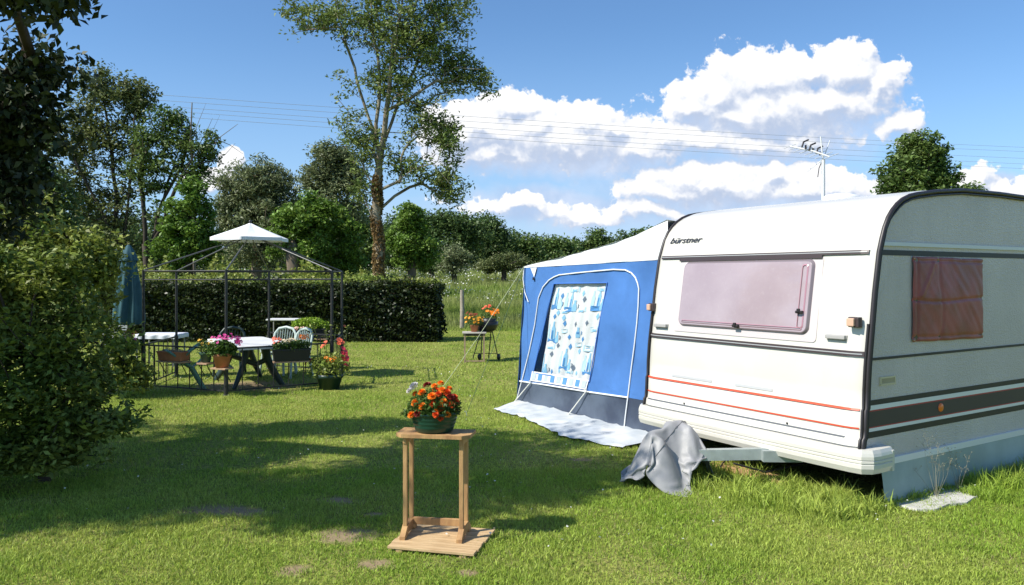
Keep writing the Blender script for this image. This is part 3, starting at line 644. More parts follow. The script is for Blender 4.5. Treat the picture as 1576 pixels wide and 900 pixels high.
def pfx(z):
    for (x0, z0), (x1, z1) in zip(PROF, PROF[1:]):
        if z <= z1: return x0+(x1-x0)*(z-z0)/(z1-z0)
    return PROF[19][0]
def bulge(y):
    d = min(y, VW-y); r = .13
    return .04*(1-(1-min(max(d, 0)/r, 1))**2)
def fp(y, z, off=.003):
    """point on the front shell"""
    return Vector((pfx(z)-bulge(y)-off, y, z))
van = thing('caravan', 'cream and grey touring caravan, front window facing the camera, awning on its far side', 'caravan', C0, CRZ)
mb = MB()
ny = [0, .01, .025, .045, .07, .1, .13, .4, .8, 1.125, 1.45, 1.85, 2.12, 2.15, 2.18, 2.205, 2.225, 2.24, 2.25]
nn = []
for i, (x, z) in enumerate(PROF):
    a = PROF[max(i-1, 0)]; b = PROF[min(i+1, len(PROF)-1)]; tx, tz_ = b[0]-a[0], b[1]-a[1]; l = math.hypot(tx, tz_); nn.append((-tz_/l, tx/l))
vs = []
for y in ny:
    for (x, z), n_ in zip(PROF, nn):
        k = bulge(y); w = min(1, max(0, (-n_[0]-.3)/.4)) if z < 2.25 or x > 4 else 0; vs.append((x-k*w if x < 4 else x+k*.6, y, z+.6*k*(1-w) if x < 4.3 else z))
m_ = len(PROF)
mb.add(vs, [(j*m_+i, j*m_+i+1, (j+1)*m_+i+1, (j+1)*m_+i) for j in range(len(ny)-1) for i in range(m_-1)], 0, True)
mb.build('front_shell', CREAM, van)
SIDE = side_material()
for y, nm in ((0, 'side_wall'), (VW, 'side_wall')):
    mb = MB(); o_ = [(x, y, z) for x, z in PROF]+[(4.86, y, .32), (-.10, y, .32)]
    mb.add(o_, [tuple(range(len(o_)))[::-1] if y else tuple(range(len(o_)))]); mb.build(nm, SIDE, van)
mb = MB(); mb.box((2.35, 1.125, .36), (4.9, 2.2, .06)); mb.box((2.0, .5, .26), (3.6, .08, .12)); mb.box((2.0, 1.75, .26), (3.6, .08, .12))
mb.build('floor_pan', mat('underbody_black', (.02, .02, .02), .8), van)
# edge rubbers
for y in (-.006, VW+.006):
    mb = MB(); pts = [(x-.004 if z < 2 else x, y, z+(.006 if z > 2 else 0)) for x, z in PROF[:27]]
    mb.tube(pts, .017, 8, ref=(0, 1, 0)); 
    mb.tube([(x+.020 if z < 2.1 else x+.012, y+(.006 if y > 1 else -.006)*.6, z-(.020 if z > 2.1 else 0)) for x, z in PROF[:25]], .010, 6)
    mb.tube([(x-.028, y+(.012 if y < 1 else -.012), z) for x, z in PROF[:10]], .010, 6)
    mb.build('edge_trim', RUB, van)
# bumper
mb = MB(); bp = [(.04, .436), (-.03, .43), (-.04, .405), (-.045, .385), (-.045, .362), (-.038, .358), (-.045, .352), (-.045, .338), (-.038, .333), (-.045, .327), (-.045, .30), (-.03, .262), (.03, .25), (.2, .25)]
path = [(.045, -.04), (-.10, -.045), (-.17, -.04), (-.21, -.01), (-.222, .06), (-.24, .5), (-.245, 1.125), (-.24, 1.75), (-.222, 2.19), (-.21, 2.26), (-.17, 2.29), (.0, 2.295)]
vs = []
for i, (x, y) in enumerate(path):
    a = path[max(i-1, 0)]; b = path[min(i+1, len(path)-1)]; tx, ty = b[0]-a[0], b[1]-a[1]; l = math.hypot(tx, ty); nx_, ny_ = -ty/l, tx/l
    for (o, z) in bp:
        oo = o if o < .1 else .05
        vs.append((x-nx_*oo, y-ny_*oo, z))
k = len(bp); mb.add(vs, [(i*k+j, i*k+j+1, (i+1)*k+j+1, (i+1)*k+j) for i in range(len(path)-1) for j in range(k-1)])
mb.box((.05, -.045, .335), (.03, .08, .15), bev=.006)
mb.build('bumper', CREAM, van)
def fstrip(name, z0, z1, y0, y1, m, off=.004, n=40, parent=van, thick=0):
    mb = MB(); ys = [y0+(y1-y0)*i/n for i in range(n+1)]; zs = [z0, (z0+z1)/2, z1] if z1-z0 > .03 else [z0, z1]
    vs = [fp(y, z, off) for y in ys for z in zs]; k = len(zs)
    mb.add(vs, [(i*k+j, i*k+j+1, (i+1)*k+j+1, (i+1)*k+j) for i in range(n) for j in range(k-1)])
    if thick:
        vb = [fp(y, z, off-thick) for y in ys for z in (z0, z1)]; vt = [fp(y, z, off) for y in ys for z in (z0, z1)]
        for q_ in (0, 1): mb.add([vb[2*i+q_] for i in range(n+1)]+[vt[2*i+q_] for i in range(n+1)], [(i, i+1, n+2+i, n+1+i) for i in range(n)])
    return mb.build(name, m, parent)
fstrip('upper_trim', 1.812, 1.842, .05, 2.19, RUBB, .014, thick=.014); fstrip('trim_glint', 1.826, 1.832, .06, 2.18, mat('glint_grey', (.35, .36, .36), .35, .5), .0165)  # grey strips paint a glint along both dark trims
fstrip('middle_trim', 1.075, 1.112, .02, 2.235, RUBB, .014, thick=.014); fstrip('trim_glint', 1.090, 1.097, .03, 2.225, MATS['glint_grey'], .0165)
REDL = mat('red_stripe', (.62, .075, .03), .4); fstrip('red_stripe', .694, .708, .03, 2.24, REDL, .009); fstrip('red_stripe', .563, .574, .03, 2.24, REDL, .007)
fstrip('painted_ledge_shadow', .492, .503, .12, 2.2, mat('shadow_and_seam_grey', (.09, .10, .11), .6), .002)  # dark strip paints the shadow under the moulded ledge
SIL = mat('faded_silver', (.50, .51, .52), .4, .5)
fstrip('worn_sticker', .735, .757, 1.42, 1.90, SIL, .004); fstrip('worn_sticker', .737, .759, .78, 1.16, SIL, .004)
fstrip('lower_seam', .414+.022, .42+.022, .02, 2.23, MATS['shadow_and_seam_grey'], .004)
# screws on the moulding
for y in (1.72, .62):
    mb = MB(); mb.lathe([(0, .0), (.008, .0), (.008, .006), (0, .006)], n=10); o = mb.build('screw', RUB, van); o.location = fp(y, .515, .002); o.rotation_euler = (0, R(-90), 0)
# front window
def rrect(y0, y1, z0, z1, r, n=6):
    o = []
    for cy, cz, a0 in ((y1-r, z1-r, 0), (y0+r, z1-r, 90), (y0+r, z0+r, 180), (y1-r, z0+r, 270)):
        for i in range(n+1): a = R(a0+90*i/n); o.append((cy+r*math.cos(a), cz+r*math.sin(a)))
    return o
win = MB(); o1 = rrect(.435, 1.895, 1.168, 1.803, .06); o2 = rrect(.475, 1.855, 1.205, 1.782, .055)
def ring(mb, a, b, oa, ob, m=0):
    n = len(a); va = [fp(y, z, oa) for y, z in a]; vb = [fp(y, z, ob) for y, z in b]
    mb.add(va+vb, [(i, (i+1) % n, n+(i+1) % n, n+i) for i in range(n)], m, True)
ring(win, rrect(.41, 1.92, 1.15, 1.806, .03), o2, .006, .008); ring(win, rrect(.41, 1.92, 1.15, 1.806, .03), rrect(.41, 1.92, 1.15, 1.806, .03), -.01, .006)
wn = win.build('front_window', mat('clear_flange', (.56, .50, .50), .25, .5), van)
mb = MB(); ring(mb, o2, rrect(.487, 1.843, 1.217, 1.770, .05), .010, .028); ring(mb, rrect(.487, 1.843, 1.217, 1.770, .05), rrect(.492, 1.838, 1.222, 1.765, .048), .028, .030)
mb.build('frame', mat('smoky_edge', (.20, .165, .18), .2, .6), wn)
pm = bpy.data.materials.new('pink_acrylic'); pm.use_nodes = True; t = NT(pm.node_tree); p = pm.node_tree.nodes['Principled BSDF']
tc = t.n('ShaderNodeTexCoord').outputs['Object']
c = t.mix(t.ramp(t.noise(tc, 1.6, 5, .6), .3, .7), (.32, .25, .275), (.385, .31, .335)); c = t.mix(t.m('MULTIPLY', t.ramp(t.noise(tc, 30, 4, .7), .5, .8), .3), c, (.45, .39, .41))
t.L.new(c, p.inputs['Base Color']); p.inputs['Roughness'].default_value = .34; p.inputs['Coat Weight'].default_value = .9; p.inputs['Coat Roughness'].default_value = .05
mb = MB(); pr_ = rrect(.492, 1.838, 1.222, 1.765, .048); mb.add([fp(y, z, .030) for y, z in pr_]+[fp(1.16, 1.49, .034)], [(i, (i+1) % len(pr_), len(pr_)) for i in range(len(pr_))], 0, True)
mb.build('pane', pm, wn)
mb = MB(); ring(mb, rrect(.515, .575, 1.25, 1.745, .02), rrect(.525, .565, 1.26, 1.735, .015), .032, .037); ring(mb, rrect(.525, 1.80, 1.235, 1.258, .01), rrect(.53, 1.795, 1.24, 1.253, .005), .033, .037); mb.build('pane_rib', mat('pink_dark', (.38, .20, .24), .2, .5), wn)
for (y, z) in ((1.16, 1.236), (.548, 1.375)):
    mb = MB(); mb.box((0, 0, 0), (.03, .06, .022), bev=.006); mb.box((-.012, .0, .012), (.02, .022, .03), bev=.004); o = mb.build('window_latch', RUB, wn); o.location = fp(y, z, .045)
fstrip('window_rail', 1.787, 1.812, .42, 1.93, RUBB, .018, thick=.02, parent=wn)
# corner lamps and grab handles
for y, z, s_ in ((.085, 1.32, 1), (VW-.015, 1.355, .8)):
    l_ = MB(); l_.box((0, 0, 0), (.05, .085*s_, .075), bev=.008); o = l_.build('marker_lamp', RUBB, van); o.location = fp(y, z, .03)
    q_ = MB(); q_.box((-.034, .012, 0), (.024, .058*s_, .058), bev=.008); w_ = q_.build('lens', mat('amber_faded', (.60, .38, .27), .3, .5), o)
for y, z in ((.235, 1.205), (2.075, 1.19)):
    mb = MB(); mb.box((-.02, 0, .0), (.016, .16, .03), bev=.006); mb.box((-.008, .068, 0), (.03, .022, .028), bev=.004); mb.box((-.008, -.068, 0), (.03, .022, .028), bev=.004)
    mb.box((.004, 0, -.006), (.006, .17, .045), bev=.002); o = mb.build('grab_handle', mat('grey_handle', (.38, .37, .36), .4), van); o.location = fp(y, z, .008)
# lettering
def letters(text, height, shear, width, place, name, m, parent, extrude=.001, off=.012):
    cu = bpy.data.curves.new('lettering_curve', 'FONT'); cu.body = text; cu.size = 1; cu.shear = shear; cu.offset = off; cu.resolution_u = 4; cu.space_character = .98
    to = bpy.data.objects.new('lettering_curve', cu); COL.objects.link(to); dg = bpy.context.evaluated_depsgraph_get(); dg.update()
    me = bpy.data.meshes.new_from_object(to.evaluated_get(dg)); bpy.data.objects.remove(to)
    xs = [v.co.x for v in me.vertices]; x0, x1 = min(xs), max(xs)
    for v in me.vertices: v.co = place((v.co.x-x0)/(x1-x0)*width, v.co.y*height)
    me.materials.clear(); me.materials.append(m); o = bpy.data.objects.new(name, me); COL.objects.link(o); o.parent = parent; return o
letters('bürstner', .078, .32, .41, lambda a, b: fp(2.125-a, 1.962+b, .008), 'lettering', mat('letter_black', (.03, .03, .035), .5), van, off=.013)
# side decoration (on the wall y = 0, standing out towards -y)
def sstrip(name, z0, z1, m, dpt=.003, x1=VL-.1, x0=None, lip=.03):
    mb = MB(); z = (z0+z1)/2; xa = (pfx(z)+lip) if x0 is None else x0
    mb.box(((xa+x1)/2, -dpt/2, z), (x1-xa, dpt, z1-z0)); return mb.build(name, m, van)
WH = mat('white_trim', (.74, .745, .73), .35, .5); BLK = mat('black_band', (.022, .022, .024), .5); BRN = mat('brown_black_band', (.055, .045, .042), .55)
RED2 = mat('dull_red', (.42, .05, .05), .5)
sstrip('gutter_rail', 1.872, 1.90, mat('alu_trim', (.58, .6, .6), .35, .6), .012); sstrip('black_band', 1.803, 1.842, BLK)
sstrip('thin_band', 1.048, 1.066, BLK, .006); sstrip('black_stripe', .728, .765, BLK); sstrip('white_stripe', .694, .727, WH); sstrip('red_line', .684, .6935, RED2)
sstrip('dark_band', .574, .6835, BRN); sstrip('red_line', .566, .5735, RED2); sstrip('white_stripe', .541, .5655, WH); sstrip('black_stripe', .496, .5405, BLK)
sstrip('skirt_rail', .283, .33, WH, .016, x0=.11)
# orange side reflector
mb = MB(); mb.lathe([(0, .012), (.022, .011), (.031, .006), (.034, 0)], n=24); o = mb.build('side_reflector', mat('orange_lens', (.85, .19, .02), .3, .5), van); o.location = (.811, -.004, .633); o.rotation_euler = (R(90), 0, 0)
# vent
mb = MB(); VC = mat('vent_cream', (.60, .53, .34), .5)
for c_, d_ in (((.105, -.005, .917), (.19, .01, .012)), ((.105, -.005, .868), (.19, .01, .012)), ((.015, -.005, .892), (.012, .01, .05)), ((.195, -.005, .892), (.012, .01, .05))): mb.box(c_, d_)
for k in range(12): mb.box((.03+k*.0136, -.004, .892), (.005, .006, .038))
vv = mb.build('wall_vent', VC, van); mb = MB(); mb.box((.105, -.001, .892), (.17, .002, .04)); mb.build('grille', mat('vent_dark', (.12, .11, .07), .7), vv)
# side window under a padded brown cover
mb = MB(); mb.box((.92, -.006, 1.48), (.98, .012, .62), bev=.004); sw = mb.build('side_window', mat('window_dark', (.05, .05, .05), .2), van)
def cov(u, v):
    x = .413+(1.42-.413)*u; z = 1.158+(1.80-1.158)*v
    d = .014+.022*(math.sin(math.pi*min(u*1.0, 1))**.35*math.sin(math.pi*v)**.3)
    for e in (abs(u-.055), abs(v-.955), abs(v-.055)): d -= .010*math.exp(-(e/.012)**2)
    d -= .014*math.exp(-((v-.49+.02*math.sin(u*5))/.012)**2); d -= .006*math.exp(-((u-.36-.02*math.sin(v*6))/.02)**2)
    d += .007*mn.noise(Vector((u*4, v*3, 1)))+.006*mn.noise(Vector((u*14+v*8, v*2.5, 4)))*(.4+.6*u)
    d += .009*math.exp(-((u-.12-(v-.6)*.45)/.022)**2)*(v > .52)*(v < .95)
    return (x+.008*mn.noise(Vector((0, v*4, 3)))*(u-.5)*2, -max(d, .002), z-.012*u+.006*mn.noise(Vector((u*5, 9, 3)))*(v-.5)*2)
mb = MB(); mb.grid(cov, 90, 60)
wc = mb.build('window_cover', mat('brown_vinyl', (.33, .085, .08), .46, .4, vscale=5, bump=.15, bscale=60, col2=(.24, .07, .055)), van)
for k in range(4):
    for v in (.02, .975):
        mb = MB(); mb.lathe([(0, .004), (.007, .003), (.008, 0)], n=10); o = mb.build('press_stud', mat('brass', (.45, .33, .2), .3, metal=1), wc); o.location = (.43+k*.325, -.016, 1.158+.642*v); o.rotation_euler = (R(90), 0, 0)
# roof vent
mb = MB(); mb.lathe([(.2, 0), (.2, .05), (.17, .09), (.08, .115), (0, .12)], n=28, sq=(1.1, .8)); o = mb.build('roof_vent', mat('vent_white', (.78, .78, .76), .4), van); o.location = (1.0, .98, 2.318); o.scale = (.9, .9, .62)
# skirt on this side; unseen rear and far panels added to keep light out
def skt(u, v):
    x = .005+(VL-.05)*u; w = .016*math.sin(x*4.1+v*1.2)+.012*math.sin(x*9.3+1)*v
    return (x, -.012-w*(1-v)-.03*(1-v), .005+(.292-.005)*v)
mb = MB(); mb.grid(skt, 160, 8); mb.grid(lambda u, v: (VL-.08, VW*u, .3*v), 4, 1); mb.grid(lambda u, v: (VL*u+.15, VW-.03, .31*v), 4, 1)
mb.build('skirt', mat('teal_grey_pvc', (.33, .41, .40), .4, .5, col2=(.27, .34, .33), vscale=2.5, bump=.1, bscale=9), van)
# drawbar
GALV = mat('galvanised', (.34, .38, .37), .5, .5, metal=.35, var=.15, vscale=12)
mb = MB(); mb.beam((-.72, 1.12, .235), (.15, .42, .285), .06, .085); mb.box((-.22, .665, .255), (.3, .07, .085), Matrix.Rotation(-.6, 3, 'Z')); mb.beam((-.72, 1.34, .235), (.15, 1.95, .285), .06, .085)
mb.tube([(-.92, 1.27, .26), (-.66, 1.24, .26)], .035); mb.beam((-.72, 1.08, .235), (-.72, 1.38, .235), .06, .08); mb.tube([(-.82, 1.25, .05), (-.82, 1.25, .36)], .024); mb.box((-.88, 1.27, .28), (.1, .1, .09), bev=.02)
mb.build('drawbar', GALV, van)
mb = MB(); mb.lathe([(.0, -.02), (.07, -.02), (.08, 0), (.07, .02), (0, .02)], n=18); o = mb.build('jockey_wheel', RUB, van); o.location = (-.82, 1.25, .085); o.rotation_euler = (R(90), 0, 0)
mb = MB(); mb.tube([(-.55, .85, .2), (-.3, .75, .12), (.1, .7, .15)], .008, 6); mb.tube([(-.62, .92, .17), (-.4, 1.1, .13), (.1, 1.3, .22)], .006, 6); mb.build('hanging_cable', RUB, van)

# ---- grey tarpaulin over the tow hitch
bg_ = cw(-.83, 1.29); BT = thing('tarpaulin', 'crumpled grey tarpaulin cover thrown over the caravan tow hitch', 'tarpaulin', (bg_.x, bg_.y, 0))
def draped_sheet(N=46, M=43, W=1.12, L=1.04, turn=14, steps=330, inner=16):
    """let a square sheet fall over the hitch: points pulled down, kept at their spacing, held up by the parts below"""
    rs = np.random.RandomState(3); xs = np.linspace(-W/2, W/2, N); ys = np.linspace(-L/2, L/2, M); X, Y = np.meshgrid(xs, ys, indexing='ij'); a = R(turn)
    P = np.stack([X*math.cos(a)-Y*math.sin(a)+.03, X*math.sin(a)+Y*math.cos(a), .55+.01*rs.randn(N, M)], -1); V = np.zeros_like(P)
    hx, hy = xs[1]-xs[0], ys[1]-ys[0]; dg = math.hypot(hx, hy)
    supports = [((-.17, 0), (.03, 0), .435, .03), ((.03, 0), (.17, .01), .485, .03), ((.13, -.12), (.12, .12), .465, .02), ((-.15, -.09), (-.15, .07), .39, .02)]
    def rest(P, Q):
        xy = P[..., :2]; h = np.full(xy.shape[:2], -1.)
        for p, q, t, r in supports:
            p = np.array(p); d = np.array(q)-p; u = np.clip(((xy-p) @ d)/(d @ d), 0, 1); l = np.linalg.norm(xy-(p+u[..., None]*d), axis=-1)
            h = np.maximum(h, t-.6*np.minimum(l, r)-2.2*np.maximum(0, l-r))
        m = P[..., 2] < h; P[m, 2] = h[m]; Q[m] = .85*P[m]+.15*Q[m]
        m = P[..., 2] < .004; P[m, 2] = .004; Q[m] = .3*P[m]+.7*Q[m]
    def pull(A, B, r, k):
        d = B-A; l = np.linalg.norm(d, axis=-1, keepdims=True)+1e-9; c = .5*k*(l-r)/l*d; A += c; B -= c
    dt = .016
    for it in range(steps):
        Q = P.copy(); V[..., 2] -= 9.8*dt; V *= .985; P = P+V*dt
        for k in range(inner):
            for st in (0, 1):
                n = (N-st)//2; pull(P[st:st+2*n:2], P[st+1:st+2*n:2], hx, 1); n = (M-st)//2; pull(P[:, st:st+2*n:2], P[:, st+1:st+2*n:2], hy, 1)
            pull(P[:-1, :-1], P[1:, 1:], dg, .10); pull(P[1:, :-1], P[:-1, 1:], dg, .10); pull(P[:-2], P[2:], 2*hx, .012); pull(P[:, :-2], P[:, 2:], 2*hy, .012)
            if k % 3 == 2: rest(P, Q)
        rest(P, Q); V = (P-Q)/dt; sp = np.linalg.norm(V, axis=-1, keepdims=True); V *= np.minimum(1, 1/(sp+1e-9))
    return P
TP = draped_sheet(); tn, tm = TP.shape[:2]
mb = MB(); mb.V = [tuple(p) for p in TP.reshape(-1, 3)]
for i in range(tn-1):
    for j in range(tm-1): mb.Fc.append((i*tm+j, (i+1)*tm+j, (i+1)*tm+j+1, i*tm+j+1)); mb.M.append(0); mb.S.append(True)
tcv = mb.build('cover', mat('grey_tarp', (.30, .30, .30), .5, .4, var=.12, vscale=6, bump=.3, bscale=16, col2=(.25, .25, .26)), BT)
sm_ = tcv.modifiers.new('smooth', 'SUBSURF'); sm_.levels = sm_.render_levels = 1; so_ = tcv.modifiers.new('thickness', 'SOLIDIFY'); so_.thickness = .002
mb = MB(); mb.tube([Vector(TP[i, 17])+Vector((0, -.001, .003)) for i in range(2, tn-2)], .0028, 5); mb.build('seam', mat('seam_grey', (.15, .15, .15), .6), BT)
BT.rotation_euler = (0, 0, CRZ)

# ---- plank, metal rack and slab on the ground
def gpt(px, py, z=0): D_ = (H-z)*F/(py-Y0); return Vector(((px-788)/F*D_, D_, z))
a, b = gpt(1085, 712), gpt(1220, 750); mb = MB(); c_ = (a+b)/2; mb.beam(a-c_+Vector((0, 0, .03)), b-c_+Vector((0, 0, .03)), .16, .045)
tag(mb.build('plank', mat('rough_wood', (.42, .27, .13), .8, .2, var=.3, vscale=10, stretch=(1, 4, 1), bump=.4), loc=c_), 'rough brown plank lying under the caravan drawbar', 'plank')
a = gpt(1140, 712); mb = MB()
for k in range(7): mb.tube([(-.03+k*.02, -.02+k*.035, .03+.004*k), (.30+k*.02, -.2+k*.035, .03+.004*k)], .0045, 5)
mb.tube([(-.04, -.03, .03), (.12, .22, .055)], .006, 6); mb.tube([(.29, -.21, .03), (.44, .03, .055)], .006, 6); mb.box((.13, -.02, .012), (.2, .1, .024))
tag(mb.build('wire_rack', GALV, loc=a+Vector((0, .15, 0))), 'grey wire rack lying on the ground behind the plank', 'rack')
s0, s1 = cw(.12, -.16), cw(.95, -.2); mb = MB(); 
bm = bmesh.new(); pts = [(-.44, -.05), (-.33, -.12), (-.12, -.10), (.02, -.15), (.2, -.11), (.36, -.12), (.47, -.05), (.52, .1), (.1, .14), (-.44, .12)]
vt = [(x, y, .018) for x, y in pts]; vb = [(x*1.03, y*1.05, -.02) for x, y in pts]; n_ = len(pts)
mb.add(vt+vb, [tuple(range(n_))]+[((i+1) % n_, i, n_+i, n_+(i+1) % n_) for i in range(n_)])
o = mb.build('stone_slab', mat('slab_stone', (.46, .45, .41), .85, .2, var=.18, vscale=14, bump=.4, bscale=35), loc=(s0+s1)/2); o.rotation_euler = (0, 0, CRZ)
tag(o, 'pale stone slab half sunk in the grass at the foot of the caravan skirt', 'slab')
# dry weeds in front of the skirt
WD = mat('dry_weed', (.30, .28, .19), .8, .2, island=.3)
for k, (lx, hh, sp, lb) in enumerate(((.52, .46, .2, 'taller dry feathery weed in front of the caravan skirt'), (.83, .38, .16, 'shorter dry feathery weed nearer the far end of the skirt'))):
    p = cw(lx, -.13); mb = MB()
    for j in range(9):
        a = random.uniform(0, 6.28); e = Vector((math.cos(a)*sp*random.random(), math.sin(a)*.05, hh*random.uniform(.45, 1))); mid = e*.5+Vector((random.uniform(-.03, .03), 0, .03))
        mb.tube([(0, 0, 0), mid, e], [.0013, .001, .0006], 4)
        for q_ in range(7):
            t_ = random.uniform(.5, 1); b0 = mid.lerp(e, t_*1.0); tip = b0+Vector((random.uniform(-.05, .05), random.uniform(-.02, .02), random.uniform(0, .05))); mb.tube([b0, tip], .0005, 3, cap=False)
            mb.box(tip, (.004, .003, .006))
    tag(mb.build('weed', WD, loc=p), lb, 'weed')

# ================================================================== AWNING
AX = .12; AWL = 2.9
aw = thing('awning', 'blue and white tent awning with patterned window blind, attached to the caravan', 'awning', C0, CRZ)
BLUE = mat('blue_canvas', (.075, .20, .50), .7, .25, var=.14, vscale=2.2, bump=.35, bscale=4, transl=.12)
CANW = mat('white_canvas', (.74, .75, .76), .65, .25, var=.04, vscale=2, bump=.10, bscale=4)
MUD = mat('grey_mudwall', (.04, .052, .085), .4, .45, col2=(.09, .115, .16), vscale=1.4, bump=.3, bscale=6)
def wav(y, z, a=1): return .022*a*mn.noise(Vector((y*2.1, z*2.2, 1)))+.009*a*mn.noise(Vector((y*7+z*3, z*2, 7)))
def ap(y, z, o=0): return Vector((AX+wav(y, z)-o, y, z))
def poly_grid(edge_l, edge_r, nz, ny_, o=0, fn=None):
    """patch between two polylines given as functions of v"""
    return lambda u, v: ap(*(lambda L, R_: (L[0]+(R_[0]-L[0])*u, L[1]+(R_[1]-L[1])*u))(edge_l(v), edge_r(v)), o)
def pl(pts):
    def f(v):
        k = v*(len(pts)-1); i = min(int(k), len(pts)-2); t_ = k-i
        return (pts[i][0]+(pts[i+1][0]-pts[i][0])*t_, pts[i][1]+(pts[i+1][1]-pts[i][1])*t_)
    return f
WINP = [(4.20, 1.562), (3.205, 1.580), (3.50, .478), (4.60, .462)]       # opening corners: upper far, upper near, lower near, lower far
# blue wall around the opening
mb = MB()
B = dict(tl=(4.814, 1.764), tr=(2.262, 1.82), br=(2.262, .405), bl=(4.925, .32))
def strip4(mb, a, b, c, d, n=24, m=14, o=0):   # a,b top edge; d,c bottom edge
    mb.grid(lambda u, v: ap((a[0]+(b[0]-a[0])*u)*(1-v)+(d[0]+(c[0]-d[0])*u)*v, (a[1]+(b[1]-a[1])*u)*(1-v)+(d[1]+(c[1]-d[1])*u)*v, o), n, m)
strip4(mb, B['tl'], B['tr'], WINP[1], WINP[0]); strip4(mb, WINP[1], B['tr'], B['br'], WINP[2]); strip4(mb, WINP[3], WINP[2], B['br'], B['bl']); strip4(mb, B['tl'], WINP[0], WINP[3], B['bl'])
mb.build('side_panel', BLUE, aw)
mb = MB(); strip4(mb, (4.925, .318), (2.262, .403), (2.262, .03), (5.03, 0), o=-.002); mb.build('mud_wall', MUD, aw)
# white gable and roof
gab = [(4.85, 1.772), (4.091, 1.862), (3.362, 1.962), (2.726, 2.066), (2.275, 2.20)]
mb = MB(); mb.grid(lambda u, v: (lambda T_, Bt: ap(Bt[0]+(T_[0]-Bt[0])*v, Bt[1]+(T_[1]-Bt[1])*v, .004))(pl(gab)(u), (4.85+(2.262-4.85)*u, 1.755+(1.815-1.755)*u)), 40, 6)
for k in range(13): pass
mb.build('gable', CANW, aw)
mb = MB(); mb.grid(lambda u, v: (lambda T_: Vector((AX-.01+(AWL)*v, T_[0], T_[1]+.004-.03*math.sin(math.pi*((v*3) % 1)))))(pl(gab)(u)), 24, 18); mb.build('roof', CANW, aw)
mb = MB(); mb.grid(lambda u, v: (AX+AWL*u, 4.82+.2*(1-v), 1.765*v), 10, 6); mb.grid(lambda u, v: (AX+AWL, 2.26+2.65*u, (2.19-.42*u)*v), 8, 6); mb.build('outer_wall', BLUE, aw)
mb = MB(); mb.grid(lambda u, v: (AX+.1+AWL*u*.95, 2.3+2.55*v, .03), 2, 2); mb.build('ground_sheet', mat('sheet_grey', (.14, .15, .16), .8), aw)
# corner flap standing out past the outer corner
mb = MB(); mb.grid(lambda u, v: (AX-.01+.03*u, 4.80+(.055+.05*math.sin(math.pi*min(v*1.1, 1)))*u*(1-v)**.5+.0, 1.765-(.42)*v), 4, 10); mb.build('corner_flap', BLUE, aw)
mb = MB(); mb.tube([(AX+.0, 4.83, 1.77), (AX-.012, 4.84, 1.62), (AX-.012, 4.80, 1.45), (AX-.012, 4.72, 1.33)], .007, 6); 
PIP = mat('white_piping', (.72, .74, .76), .5)
arch = [(5.025, -.0), (4.87, .35), (4.704, .705), (4.59, 1.05), (4.482, 1.389), (4.40, 1.52), (4.296, 1.603), (4.2, 1.64), (4.091, 1.665), (3.7, 1.69), (3.385, 1.707), (3.1, 1.722), (2.908, 1.715), (2.81, 1.685), (2.746, 1.637), (2.71, 1.58), (2.691, 1.524), (2.698, 1.35), (2.706, 1.164), (2.745, .94), (2.796, .716), (2.86, .392), (2.89, .2), (2.918, .003)]
mb.tube([ap(y, z, .008) for y, z in arch], .0085, 6)
mb.tube([ap(y, z, .007) for y, z in [(4.925, .322), (4.4, .34), (3.488, .365), (2.86, .388)]], .010, 6)
mb.tube([ap(y, z, .006) for y, z in [(4.84, 1.757), (4.1, 1.775), (3.2, 1.80), (2.3, 1.822)]], .004, 5)
mb.build('piping', PIP, aw)
for xx, ya, yb, zz in ((AX+.03, 5.03, 4.82, 1.75), (AX+.03, 2.90, 2.72, 1.5)):
    mb = MB(); mb.tube([(xx, ya, 0), (xx, yb, zz)], .013, 8); mb.build('tent_pole', mat('pole_dark', (.05, .05, .06), .4, metal=.5), aw)
mb = MB(); mb.add([ap(4.66, 1.752, .008), ap(4.52, 1.757, .008), ap(4.57, 1.64, .012)], [(0, 1, 2)]); mb.add([ap(4.66, 1.752, .011), ap(4.52, 1.757, .011), ap(4.57, 1.64, .014)], [(2, 1, 0)]); mb.build('corner_tab', CANW, aw)
mb = MB(); mb.box(ap(4.58, 1.62, .016), (.01, .03, .035)); mb.build('toggle', RUB, aw)
